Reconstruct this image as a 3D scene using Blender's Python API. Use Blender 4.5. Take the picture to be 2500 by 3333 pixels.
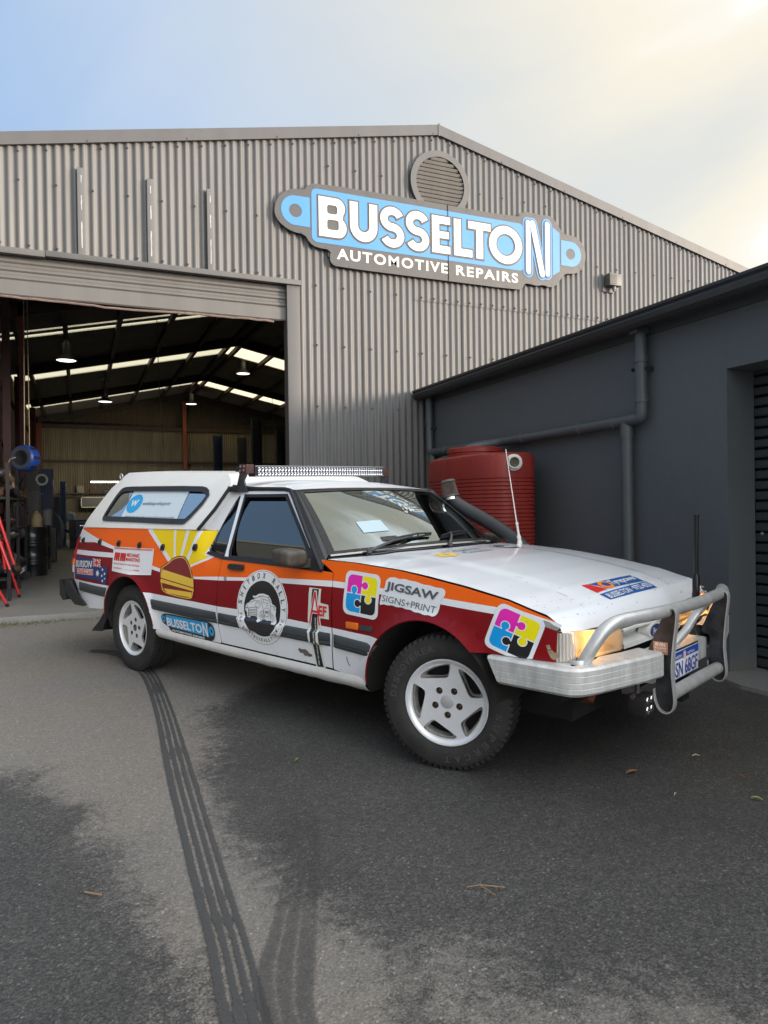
import bpy, bmesh, math, random
from mathutils import Vector, Matrix
from mathutils.geometry import delaunay_2d_cdt
random.seed(7)
for o in list(bpy.data.objects): bpy.data.objects.remove(o)
SC = bpy.context.scene
COL = SC.collection
R = math.radians
# ------------------------------------------------------------------ camera
YAW, PITCH, ROLL, ZC = R(23.29), R(-0.38), R(-0.81), 1.298
f_ = Vector((math.sin(YAW)*math.cos(PITCH), math.cos(YAW)*math.cos(PITCH), math.sin(PITCH)))
r_ = Vector((math.cos(YAW), -math.sin(YAW), 0)); u_ = r_.cross(f_)
r2 = r_*math.cos(ROLL)+u_*math.sin(ROLL); u2 = -r_*math.sin(ROLL)+u_*math.cos(ROLL)
cam = bpy.data.cameras.new('camera'); camo = bpy.data.objects.new('camera', cam); COL.objects.link(camo)
camo.matrix_world = Matrix.Translation((0, 0, ZC)) @ Matrix((r2, u2, -f_)).transposed().to_4x4()
cam.sensor_fit = 'VERTICAL'; cam.sensor_height = 24; cam.lens = 2311/3333*24
cam.clip_start = .05; cam.clip_end = 500
SC.camera = camo
# ------------------------------------------------------------------ sun, sky, exposure
SUN_AZ, SUN_EL = R(50), R(8)           # azimuth from -Y towards +X
sd = Vector((math.sin(SUN_AZ)*math.cos(SUN_EL), -math.cos(SUN_AZ)*math.cos(SUN_EL), math.sin(SUN_EL)))
sl = bpy.data.lights.new('sun', 'SUN'); sl.energy = 3.0; sl.angle = R(14); sl.color = (1, .82, .63)
so = bpy.data.objects.new('sun', sl); COL.objects.link(so)
so.rotation_euler = sd.to_track_quat('Z', 'Y').to_euler()
wd = bpy.data.worlds.new('World'); SC.world = wd; wd.use_nodes = True
nt = wd.node_tree; nt.nodes.clear(); N = nt.nodes.new; Lk = nt.links.new
sky = N('ShaderNodeTexSky'); sky.sky_type = 'NISHITA'; sky.sun_disc = False
sky.sun_elevation = SUN_EL; sky.sun_rotation = math.atan2(sd.x, sd.y)
tc = N('ShaderNodeTexCoord')
dot = N('ShaderNodeVectorMath'); dot.operation = 'DOT_PRODUCT'; dot.inputs[1].default_value = (.72, -.68, .12)
Lk(tc.outputs['Generated'], dot.inputs[0])
nz = N('ShaderNodeTexNoise'); nz.inputs['Scale'].default_value = 1.6; nz.inputs['Detail'].default_value = 7; nz.inputs['Roughness'].default_value = .5; nz.inputs['Distortion'].default_value = .5
mp = N('ShaderNodeMapping'); mp.inputs['Scale'].default_value = (1, 1, 2.2); mp.inputs['Location'].default_value = (3.1, .4, .9)
Lk(tc.outputs['Generated'], mp.inputs[0]); Lk(mp.outputs[0], nz.inputs['Vector'])
ma = N('ShaderNodeMath'); ma.operation = 'MULTIPLY_ADD'; ma.inputs[1].default_value = .75; ma.inputs[2].default_value = .27
Lk(nz.outputs['Fac'], ma.inputs[0])
ad = N('ShaderNodeMath'); ad.operation = 'ADD'; Lk(dot.outputs['Value'], ad.inputs[0]); Lk(ma.outputs[0], ad.inputs[1])
rp = N('ShaderNodeValToRGB'); Lk(ad.outputs[0], rp.inputs[0])
cr = rp.color_ramp
# ramp runs from the clear sky opposite the sun (0) to the bright haze round it (1)
stops = ((0, (.185, .275, .44)), (.16, (.235, .315, .445)), (.30, (.30, .36, .45)), (.46, (.36, .39, .42)), (.64, (.43, .43, .405)), (.80, (.53, .495, .415)), (1, (.60, .62, .65)))
cr.elements[0].position = 0; cr.elements[0].color = (*stops[0][1], 1); cr.elements[1].position = 1; cr.elements[1].color = (*stops[-1][1], 1)
for p, c in stops[1:-1]:
    e = cr.elements.new(p); e.color = (*c, 1)
gain = N('ShaderNodeMapRange'); gain.inputs[1].default_value = .85; gain.inputs[2].default_value = 1.35; gain.inputs[3].default_value = 1.0; gain.inputs[4].default_value = 3.5
Lk(ad.outputs[0], gain.inputs[0])
bg1 = N('ShaderNodeBackground'); bg1.inputs[1].default_value = .13; Lk(sky.outputs[0], bg1.inputs[0])
bg2 = N('ShaderNodeBackground'); Lk(gain.outputs[0], bg2.inputs[1]); Lk(rp.outputs[0], bg2.inputs[0])
mx = N('ShaderNodeMixShader'); mx.inputs[0].default_value = .9
Lk(bg1.outputs[0], mx.inputs[1]); Lk(bg2.outputs[0], mx.inputs[2])
wo = N('ShaderNodeOutputWorld'); Lk(mx.outputs[0], wo.inputs[0])
vs = SC.view_settings; vs.view_transform = 'Standard'; vs.look = 'None'; vs.exposure = .98; vs.gamma = 1; vs.use_curve_mapping = False
# ------------------------------------------------------------------ materials
MATS = {}
def mat(name, col, rough=.5, metal=0, coat=0, var=0, vscale=8, bump=0, bscale=60, emis=0, trans=0, ior=1.45, spec=.5, streak=None, col2=None, detail=6, bdist=.01):
    if name in MATS: return MATS[name]
    m = bpy.data.materials.new(name); m.use_nodes = True; nt = m.node_tree
    b = nt.nodes['Principled BSDF']
    b.inputs['Base Color'].default_value = (*col, 1); b.inputs['Roughness'].default_value = rough
    b.inputs['Metallic'].default_value = metal; b.inputs['Coat Weight'].default_value = coat; b.inputs['Coat Roughness'].default_value = .04
    b.inputs['Transmission Weight'].default_value = trans; b.inputs['IOR'].default_value = ior
    b.inputs['Specular IOR Level'].default_value = spec
    if emis: b.inputs['Emission Color'].default_value = (*col, 1); b.inputs['Emission Strength'].default_value = emis
    t = nt.nodes.new('ShaderNodeTexCoord'); src = t.outputs['Object']
    if streak:
        mpn = nt.nodes.new('ShaderNodeMapping'); mpn.inputs['Scale'].default_value = streak; nt.links.new(src, mpn.inputs[0]); src = mpn.outputs[0]
    if var or col2:
        n = nt.nodes.new('ShaderNodeTexNoise'); n.inputs['Scale'].default_value = vscale; n.inputs['Detail'].default_value = detail; n.inputs['Roughness'].default_value = .65
        nt.links.new(src, n.inputs['Vector'])
        mr = nt.nodes.new('ShaderNodeMapRange'); mr.inputs[1].default_value = .35; mr.inputs[2].default_value = .68
        nt.links.new(n.outputs['Fac'], mr.inputs[0])
        mc = nt.nodes.new('ShaderNodeMix'); mc.data_type = 'RGBA'
        c2 = col2 or tuple(c*(1-var) for c in col)
        mc.inputs[6].default_value = (*col, 1); mc.inputs[7].default_value = (*c2, 1)
        nt.links.new(mr.outputs[0], mc.inputs[0]); nt.links.new(mc.outputs[2], b.inputs['Base Color'])
        mr2 = nt.nodes.new('ShaderNodeMapRange'); mr2.inputs[3].default_value = max(.02, rough-.06); mr2.inputs[4].default_value = min(1, rough+.1)
        nt.links.new(n.outputs['Fac'], mr2.inputs[0]); nt.links.new(mr2.outputs[0], b.inputs['Roughness'])
    if bump:
        n2 = nt.nodes.new('ShaderNodeTexNoise'); n2.inputs['Scale'].default_value = bscale; n2.inputs['Detail'].default_value = 5
        nt.links.new(src, n2.inputs['Vector'])
        bp = nt.nodes.new('ShaderNodeBump'); bp.inputs['Strength'].default_value = bump; bp.inputs['Distance'].default_value = bdist
        nt.links.new(n2.outputs['Fac'], bp.inputs['Height']); nt.links.new(bp.outputs[0], b.inputs['Normal'])
    MATS[name] = m; return m
WHITE = mat('car_white', (.82, .84, .87), .3, coat=.5, var=.05, vscale=3)
WORN = mat('worn_primer', (.33, .33, .30), .7, var=.3, vscale=40)
ORANGE = mat('film_orange', (.93, .135, .004), .38, coat=.12, var=.04, vscale=2, spec=.3)
MAROON = mat('film_maroon', (.22, .002, .006), .34, coat=.15, var=.06, vscale=2, spec=.3)
YELLOW = mat('film_yellow', (.93, .66, .005), .38, coat=.12, var=.04, vscale=2, spec=.3)
CANOPY = mat('canopy_white', (.84, .83, .79), .38, coat=.3, var=.07, vscale=4)
DECW = mat('print_white', (.80, .81, .82), .35, coat=.3)
DECK = mat('print_black', (.012, .012, .014), .3, coat=.4)
DGREY = mat('print_grey', (.09, .10, .11), .4)
CYAN = mat('print_cyan', (.0, .33, .78), .32, coat=.3)
MAG = mat('print_magenta', (.78, .015, .42), .32, coat=.3)
YEL2 = mat('print_yellow', (.88, .76, .0), .32, coat=.3)
NAVY = mat('print_navy', (.01, .035, .16), .35, coat=.3)
TBLUE = mat('print_blue', (.01, .09, .32), .35, coat=.3)
LBLUE = mat('print_light_blue', (.06, .28, .62), .4)
SBLUE = mat('print_sky_blue', (.015, .36, .72), .35)
RED = mat('print_red', (.66, .02, .02), .35, coat=.3)
GOLD = mat('print_gold', (.80, .52, .06), .4)
RUBBER = mat('black_rubber', (.018, .018, .02), .55, var=.3, vscale=20, bump=.15, bscale=200)
PLASTIC = mat('black_plastic', (.022, .022, .024), .42, var=.3, vscale=12)
OLDPLAS = mat('faded_black_plastic', (.035, .032, .028), .55, col2=(.11, .09, .07), vscale=9)
MOULD = mat('grey_moulding', (.045, .053, .055), .5, var=.15, vscale=4)
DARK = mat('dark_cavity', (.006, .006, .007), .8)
DIRTY = mat('dirty_underbody', (.02, .018, .016), .85, var=.4)
TYRE = mat('tyre_rubber', (.018, .0175, .017), .72, var=.3, vscale=9, bump=.3, bscale=90, col2=(.036, .033, .030))
ALLOY = mat('wheel_silver', (.82, .83, .85), .33, metal=.35, coat=.2, var=.08, vscale=14)
ALLOY2 = mat('wheel_recess', (.42, .41, .39), .45, metal=.5, var=.4, vscale=25)
ALU = mat('bar_aluminium', (.62, .62, .60), .36, metal=.5, var=.22, vscale=16, bump=.1, bscale=30, streak=(1, 1, .3))
ALU2 = mat('bumper_aluminium', (.72, .72, .69), .42, metal=.35, var=.3, vscale=22, streak=(1, 1, .25), bump=.06, bscale=60)
BPLATE = mat('black_steel_plate', (.014, .014, .016), .35, col2=(.06, .06, .07), vscale=14)
CHROME = mat('bright_reflector', (.85, .85, .86), .12, metal=1)
RUST = mat('rust', (.16, .06, .03), .8, var=.4, vscale=40)
LENSC = mat('lamp_lens', (.92, .92, .90), .12, trans=.85, bump=.5, bscale=35)
def lensmat():
    m = bpy.data.materials.new('headlight_glass'); m.use_nodes = True; nt = m.node_tree; nt.nodes.clear(); o = nt.nodes.new('ShaderNodeOutputMaterial')
    a = nt.nodes.new('ShaderNodeBsdfTransparent'); a.inputs[0].default_value = (.95, .93, .88, 1); t = nt.nodes.new('ShaderNodeBsdfTranslucent'); t.inputs[0].default_value = (.95, .90, .80, 1); g = nt.nodes.new('ShaderNodeBsdfGlossy'); g.inputs['Roughness'].default_value = .08
    w = nt.nodes.new('ShaderNodeTexWave'); w.inputs['Scale'].default_value = 30; w.bands_direction = 'Y'; tc_ = nt.nodes.new('ShaderNodeTexCoord'); nt.links.new(tc_.outputs['Object'], w.inputs['Vector'])
    b = nt.nodes.new('ShaderNodeBump'); b.inputs['Strength'].default_value = .3; b.inputs['Distance'].default_value = .002; nt.links.new(w.outputs['Fac'], b.inputs['Height']); nt.links.new(b.outputs[0], g.inputs['Normal'])
    m1 = nt.nodes.new('ShaderNodeMixShader'); m1.inputs[0].default_value = .55; m2 = nt.nodes.new('ShaderNodeMixShader'); m2.inputs[0].default_value = .10
    nt.links.new(a.outputs[0], m1.inputs[1]); nt.links.new(t.outputs[0], m1.inputs[2]); nt.links.new(m1.outputs[0], m2.inputs[1]); nt.links.new(g.outputs[0], m2.inputs[2]); nt.links.new(m2.outputs[0], o.inputs[0]); return m
LENSH = lensmat()
AMB = mat('amber_lens', (.8, .16, .01), .25, coat=.6)
REDL = mat('red_lens', (.30, .01, .015), .2, coat=.6)
def glassmat(name, tint, alpha_f, rough=.02):
    m = bpy.data.materials.new(name); m.use_nodes = True; nt = m.node_tree; nt.nodes.clear()
    o = nt.nodes.new('ShaderNodeOutputMaterial'); g = nt.nodes.new('ShaderNodeBsdfGlossy'); g.inputs['Roughness'].default_value = rough; g.inputs[0].default_value = (.88, .97, .95, 1)
    t = nt.nodes.new('ShaderNodeBsdfTransparent'); t.inputs[0].default_value = (*tint, 1)
    fr = nt.nodes.new('ShaderNodeFresnel'); fr.inputs[0].default_value = 1.5
    mr = nt.nodes.new('ShaderNodeMapRange'); mr.inputs[1].default_value = .03; mr.inputs[2].default_value = 1; mr.inputs[3].default_value = alpha_f; mr.inputs[4].default_value = 1
    mxs = nt.nodes.new('ShaderNodeMixShader'); nt.links.new(fr.outputs[0], mr.inputs[0]); nt.links.new(mr.outputs[0], mxs.inputs[0])
    nt.links.new(t.outputs[0], mxs.inputs[1]); nt.links.new(g.outputs[0], mxs.inputs[2]); nt.links.new(mxs.outputs[0], o.inputs[0]); MATS[name] = m; return m
WSG = glassmat('windscreen_glass', (.58, .66, .62), .30)
TINT = glassmat('tinted_glass', (.035, .045, .05), .15)
CWIN = glassmat('canopy_glass', (.05, .09, .16), .55)
# ------------------------------------------------------------------ mesh helpers
def mesh_obj(name, verts, faces, mats, fm=None, parent=None, smooth=35):
    me = bpy.data.meshes.new(name); me.from_pydata([tuple(v) for v in verts], [], [tuple(f) for f in faces])
    if not isinstance(mats, (list, tuple)): mats = [mats]
    for m in mats: me.materials.append(m)
    if fm: me.polygons.foreach_set('material_index', fm)
    if smooth:
        me.polygons.foreach_set('use_smooth', [True]*len(me.polygons))
        me.set_sharp_from_angle(angle=R(smooth))
    me.update()
    o = bpy.data.objects.new(name, me); COL.objects.link(o)
    if parent is not None: o.parent = parent
    if any(k in name for k in ('lettering', 'title', 'characters', 'stars', 'cross')): o['kind'] = 'stuff'
    return o
class MB:
    def __init__(s): s.v = []; s.f = []; s.m = []
    def add(s, v, f, m=0):
        n = len(s.v); s.v += [tuple(a) for a in v]; s.f += [tuple(i+n for i in a) for a in f]; s.m += [m]*len(f); return s
    def box(s, x0, x1, y0, y1, z0, z1, m=0):
        v = [(x, y, z) for x in (x0, x1) for y in (y0, y1) for z in (z0, z1)]
        return s.add(v, [(0, 1, 3, 2), (4, 6, 7, 5), (0, 4, 5, 1), (2, 3, 7, 6), (0, 2, 6, 4), (1, 5, 7, 3)], m)
    def bbox(s, x0, x1, y0, y1, z0, z1, b=.01, m=0, seg=2):
        bm = bmesh.new(); bmesh.ops.create_cube(bm, size=1)
        for v in bm.verts: v.co = Vector(((x0+x1)/2+v.co.x*(x1-x0), (y0+y1)/2+v.co.y*(y1-y0), (z0+z1)/2+v.co.z*(z1-z0)))
        bmesh.ops.bevel(bm, geom=bm.edges[:], offset=b, segments=seg, affect='EDGES', profile=.6)
        bm.verts.index_update(); s.add([v.co for v in bm.verts], [[v.index for v in f.verts] for f in bm.faces], m); bm.free(); return s
    def beam(s, a, b, w, h, up=(0, 0, 1), m=0):
        a, b = Vector(a), Vector(b); d = (b-a).normalized(); u = Vector(up); sx = d.cross(u).normalized()*w/2; uu = sx.normalized().cross(d)*h/2
        v = [p+i*sx+j*uu for p in (a, b) for i, j in ((-1, -1), (1, -1), (1, 1), (-1, 1))]
        return s.add(v, [(3, 2, 1, 0), (4, 5, 6, 7), (0, 1, 5, 4), (1, 2, 6, 5), (2, 3, 7, 6), (3, 0, 4, 7)], m)
    def tube(s, path, r, n=12, m=0, caps=True, flat=None):
        P = [Vector(p) for p in path]; rr = r if isinstance(r, (list, tuple)) else [r]*len(P)
        T = [(P[min(i+1, len(P)-1)]-P[max(i-1, 0)]).normalized() for i in range(len(P))]
        ref = Vector((0, 0, 1)) if abs(T[0].z) < .9 else Vector((1, 0, 0))
        X = T[0].cross(ref).normalized(); v = []
        for i, p in enumerate(P):
            if i: X = (T[i-1].rotation_difference(T[i]) @ X)
            X = (X-T[i]*X.dot(T[i])).normalized(); Yv = T[i].cross(X)
            for k in range(n):
                a = 2*math.pi*k/n; v.append(p+(X*math.cos(a)+Yv*math.sin(a))*rr[i])
        f = [(i*n+k, i*n+(k+1) % n, (i+1)*n+(k+1) % n, (i+1)*n+k) for i in range(len(P)-1) for k in range(n)]
        if caps: f += [tuple(range(n))[::-1], tuple((len(P)-1)*n+k for k in range(n))]
        return s.add(v, f, m)
    def lathe(s, prof, n=48, M=None, m=0, ms=None):
        # prof: list of (r, h); axis = local +Z of M
        M = M or Matrix(); v = []; 
        for r, h in prof:
            for k in range(n):
                a = 2*math.pi*k/n; v.append(M @ Vector((r*math.cos(a), r*math.sin(a), h)))
        b = len(s.v); s.v += [tuple(a) for a in v]
        for i in range(len(prof)-1):
            for k in range(n):
                s.f.append((b+i*n+k, b+i*n+(k+1) % n, b+(i+1)*n+(k+1) % n, b+(i+1)*n+k)); s.m.append(ms[i] if ms else m)
        return s
    def prism(s, poly, fn, t0, t1, m=0):
        n = len(poly); v = [fn(x, y, t0) for x, y in poly]+[fn(x, y, t1) for x, y in poly]
        f = [tuple(range(n))[::-1], tuple(range(n, 2*n))]+[(i, (i+1) % n, n+(i+1) % n, n+i) for i in range(n)]
        return s.add(v, f, m)
    def obj(s, name, mats, parent=None, smooth=35): return mesh_obj(name, s.v, s.f, mats, s.m if any(s.m) else None, parent, smooth)
def axisM(o, d):
    d = Vector(d).normalized(); return Matrix.Translation(o) @ d.to_track_quat('Z', 'Y').to_matrix().to_4x4()
def thing(name, label, cat, loc=(0, 0, 0), rz=0, group=None):
    o = bpy.data.objects.new(name, None); o.empty_display_size = .1; COL.objects.link(o); o.location = loc; o.rotation_euler = (0, 0, rz)
    o['label'] = label; o['category'] = cat
    if group: o['group'] = group
    return o
def tag(o, label, cat, group=None):
    o['label'] = label; o['category'] = cat
    if group: o['group'] = group
    return o
def struct(o, kind='structure'): o['kind'] = kind; return o
def inpoly(x, y, P):
    c = False; j = len(P)-1
    for i in range(len(P)):
        if (P[i][1] > y) != (P[j][1] > y) and x < (P[j][0]-P[i][0])*(y-P[i][1])/(P[j][1]-P[i][1])+P[i][0]: c = not c
        j = i
    return c
def resample(P, step, closed=True):
    out = []; n = len(P)
    for i in range(n if closed else n-1):
        a, b = P[i], P[(i+1) % n]; k = max(1, int(math.ceil(math.dist(a, b)/step)))
        out += [(a[0]+(b[0]-a[0])*t/k, a[1]+(b[1]-a[1])*t/k) for t in range(k)]
    if not closed: out.append(P[-1])
    return out
def panel(name, outline, fn, mats, regions=(), holes=(), lines=(), step=.06, parent=None, smooth=40, make=True):
    """outline in 2D, cut by regions [(poly, material index)], mapped onto the surface fn(x, z)"""
    V = []; E = []
    def addp(P, closed=True):
        Q = resample(P, step, closed); b = len(V); V.extend(Vector(q) for q in Q); n = len(Q)
        E.extend((b+i, b+(i+1) % n) for i in range(n if closed else n-1))
    addp(outline)
    for P, _ in regions: addp(P)
    for P in holes: addp(P)
    for P in lines: addp(P, False)
    xs = [p[0] for p in outline]; zs = [p[1] for p in outline]
    x = min(xs)+step/2
    while x < max(xs):
        z = min(zs)+step/2
        while z < max(zs):
            if inpoly(x, z, outline): V.append(Vector((x, z)))
            z += step
        x += step
    vv, ee, ff, *_ = delaunay_2d_cdt(V, E, [], 0, 1e-4)
    F = []; M = []
    for f in ff:
        cx = sum(vv[i].x for i in f)/3; cz = sum(vv[i].y for i in f)/3
        if not inpoly(cx, cz, outline) or any(inpoly(cx, cz, h) for h in holes): continue
        m = 0
        for P, k in regions:
            if inpoly(cx, cz, P): m = k
        F.append(tuple(f)); M.append(m)
    used = sorted({i for f in F for i in f}); ix = {a: b for b, a in enumerate(used)}
    verts = [fn(vv[i].x, vv[i].y) for i in used]; F = [tuple(ix[i] for i in f) for f in F]
    if not make: return verts, F, M
    return mesh_obj(name, verts, F, mats, M, parent, smooth)
_tc = {}
def text2d(s, bold=0, spacing=1):
    k = (s, bold, spacing)
    if k not in _tc:
        c = bpy.data.curves.new('t', 'FONT'); c.body = s; c.size = 1; c.offset = bold; c.space_character = spacing; c.resolution_u = 4
        o = bpy.data.objects.new('t', c); me = bpy.data.meshes.new_from_object(o)
        v = [(p.co.x, p.co.y) for p in me.vertices]; f = [tuple(p.vertices) for p in me.polygons]
        bpy.data.objects.remove(o); bpy.data.meshes.remove(me); bpy.data.curves.remove(c); _tc[k] = (v, f)
    return _tc[k]
def text_into(mb, s, fn, x0, y0, w, h, ang=0, bold=0, spacing=1, m=0, shear=0):
    """fit the text's box to w x h with its lower left corner at (x0, y0), turned by ang"""
    v, f = text2d(s, bold, spacing)
    if not v: return
    ax = min(p[0] for p in v); bx = max(p[0] for p in v); ay = min(p[1] for p in v); by = max(p[1] for p in v)
    ca, sa = math.cos(ang), math.sin(ang); out = []
    for x, y in v:
        q = (x-ax)/(bx-ax)*w; t = (y-ay)/(by-ay)*h; q += shear*t
        out.append(fn(x0+q*ca-t*sa, y0+q*sa+t*ca))
    mb.add(out, f, m)
def arc_text(mb, s, fn, cx, cz, rad, a0, a1, h, wch, bold=.012, m=0, inward=False):
    n = len(s)
    for i, ch in enumerate(s):
        if ch == ' ': continue
        a = a0+(a1-a0)*i/(n-1); ca, sa = math.cos(a), math.sin(a)
        rot = a-math.pi/2 if not inward else a+math.pi/2
        ux, uz = math.cos(rot), math.sin(rot); vx, vz = -uz, ux
        w = wch*(.35 if ch in '.Ii' else 1)
        hh = h*.25 if ch == '.' else h
        bx = cx+rad*ca-ux*w/2-vx*h/2; bz = cz+rad*sa-uz*w/2-vz*h/2
        text_into(mb, ch, fn, bx, bz, w, hh, rot, bold, 1, m)
def circle(cx, cz, rx, rz=None, n=40, a0=0, a1=2*math.pi):
    rz = rz or rx; return [(cx+rx*math.cos(a0+(a1-a0)*i/n), cz+rz*math.sin(a0+(a1-a0)*i/n)) for i in range(n)]
def rrect(x0, x1, z0, z1, r, n=5):
    P = []
    for cx, cz, a in ((x1-r, z1-r, 0), (x0+r, z1-r, 90), (x0+r, z0+r, 180), (x1-r, z0+r, 270)):
        for i in range(n+1): t = R(a+90*i/n); P.append((cx+r*math.cos(t), cz+r*math.sin(t)))
    return P
def chaikin(P, k=2):
    for _ in range(k):
        Q = []
        for i in range(len(P)):
            a, b = P[i], P[(i+1) % len(P)]; Q += [(.75*a[0]+.25*b[0], .75*a[1]+.25*b[1]), (.25*a[0]+.75*b[0], .25*a[1]+.75*b[1])]
        P = Q
    return P
def smooth_path(P, k=2):
    P = [Vector(p) for p in P]
    for _ in range(k):
        Q = [P[0]]
        for a, b in zip(P, P[1:]): Q += [a*.75+b*.25, a*.25+b*.75]
        P = Q+[P[-1]]
    return P
def pl(t, pts, sm=True):
    if t <= pts[0][0]: return pts[0][1]
    for (a, b), (c, d) in zip(pts, pts[1:]):
        if t <= c: return b+(d-b)*(t-a)/(c-a)
    return pts[-1][1]
# ================================================================== THE SETTING
FD = 8.337; GS = .017
def gz(x, y): return GS*min(y, FD)
def mathn(nt, op, *ins):
    n = nt.nodes.new('ShaderNodeMath'); n.operation = op
    for i, v in enumerate(ins):
        if isinstance(v, (int, float)): n.inputs[i].default_value = v
        elif v is not None: nt.links.new(v, n.inputs[i])
    return n.outputs[0]
def noise(nt, vec, scale, detail=5, rough=.6, dist=0):
    n = nt.nodes.new('ShaderNodeTexNoise'); n.inputs['Scale'].default_value = scale; n.inputs['Detail'].default_value = detail
    n.inputs['Roughness'].default_value = rough; n.inputs['Distortion'].default_value = dist; nt.links.new(vec, n.inputs['Vector']); return n.outputs['Fac']
def mixc(nt, fac, a, b):
    m = nt.nodes.new('ShaderNodeMix'); m.data_type = 'RGBA'
    nt.links.new(fac, m.inputs[0]) if not isinstance(fac, float) else setattr(m.inputs[0], 'default_value', fac)
    for i, c in ((6, a), (7, b)):
        if isinstance(c, tuple): m.inputs[i].default_value = (*c, 1)
        else: nt.links.new(c, m.inputs[i])
    return m.outputs[2]
def mrange(nt, v, a, b, c=0., d=1.):
    m = nt.nodes.new('ShaderNodeMapRange'); nt.links.new(v, m.inputs[0])
    for i, q in enumerate((a, b, c, d)): m.inputs[i+1].default_value = q
    return m.outputs[0]
def asphalt_mat():
    m = bpy.data.materials.new('asphalt'); m.use_nodes = True; nt = m.node_tree; b = nt.nodes['Principled BSDF']
    t = nt.nodes.new('ShaderNodeTexCoord').outputs['Object']
    at = nt.nodes.new('ShaderNodeAttribute'); at.attribute_name = 'dust'; d = at.outputs['Fac']
    n1 = noise(nt, t, 2.6, 9, .72, .6); n2 = noise(nt, t, 22, 6, .7); n3 = noise(nt, t, 170, 3, .6)
    v = mathn(nt, 'ADD', d, mathn(nt, 'MULTIPLY_ADD', n1, 1.3, -.65)); v = mathn(nt, 'ADD', v, mathn(nt, 'MULTIPLY_ADD', n2, 1.1, -.55)); v = mathn(nt, 'ADD', v, mathn(nt, 'MULTIPLY_ADD', n3, 1.2, -.6))
    k = mrange(nt, v, .30, .72)
    vo = nt.nodes.new('ShaderNodeTexVoronoi'); vo.inputs['Scale'].default_value = 130; nt.links.new(t, vo.inputs['Vector'])
    base = mixc(nt, mrange(nt, noise(nt, t, 1.1, 6, .6), .35, .7), (.055, .052, .049), (.086, .082, .076))
    stone = mixc(nt, mrange(nt, nt.nodes.new('ShaderNodeSeparateColor').outputs[0] if False else noise(nt, t, 240, 2, .5), .55, .75), base, (.13, .125, .115))
    dusty = mixc(nt, mrange(nt, n3, .35, .7), (.225, .208, .186), (.165, .153, .137))
    dusty = mixc(nt, mrange(nt, noise(nt, t, .8, 4, .5), .4, .7), dusty, (.215, .188, .158))
    c = mixc(nt, k, stone, dusty)
    sp = nt.nodes.new('ShaderNodeTexVoronoi'); sp.inputs['Scale'].default_value = 55; nt.links.new(t, sp.inputs['Vector'])
    pit = mrange(nt, sp.outputs['Distance'], .05, .16)
    pitm = mathn(nt, 'MAXIMUM', pit, mrange(nt, noise(nt, t, 9, 3), .5, .42))
    c = mixc(nt, pitm, (.03, .03, .03), c)
    v2 = nt.nodes.new('ShaderNodeTexVoronoi'); v2.inputs['Scale'].default_value = 115; nt.links.new(t, v2.inputs['Vector'])
    sc = nt.nodes.new('ShaderNodeSeparateColor'); nt.links.new(v2.outputs['Color'], sc.inputs[0])
    gm = mathn(nt, 'MULTIPLY', mrange(nt, sc.outputs[0], 0, 1, .62, 1.38), mrange(nt, sc.outputs[1], .94, .97, 1, 1.8)); gm = mathn(nt, 'MULTIPLY', gm, mrange(nt, v2.outputs['Distance'], .0, .75, 1.15, .6))
    gm = mathn(nt, 'MULTIPLY_ADD', mathn(nt, 'SUBTRACT', gm, 1.), mrange(nt, k, 0, 1, 1., .5), 1.)
    vm = nt.nodes.new('ShaderNodeVectorMath'); vm.operation = 'SCALE'; nt.links.new(c, vm.inputs[0]); nt.links.new(gm, vm.inputs['Scale']); c = vm.outputs[0]
    nt.links.new(c, b.inputs['Base Color'])
    nt.links.new(mrange(nt, k, 0, 1, .68, .9), b.inputs['Roughness'])
    bp = nt.nodes.new('ShaderNodeBump'); bp.inputs['Strength'].default_value = .75; bp.inputs['Distance'].default_value = .006
    h = mathn(nt, 'ADD', noise(nt, t, 120, 4, .7), mathn(nt, 'MULTIPLY', vo.outputs['Distance'], .8)); nt.links.new(h, bp.inputs['Height']); nt.links.new(bp.outputs[0], b.inputs['Normal'])
    return m
ASPH = asphalt_mat()
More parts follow.
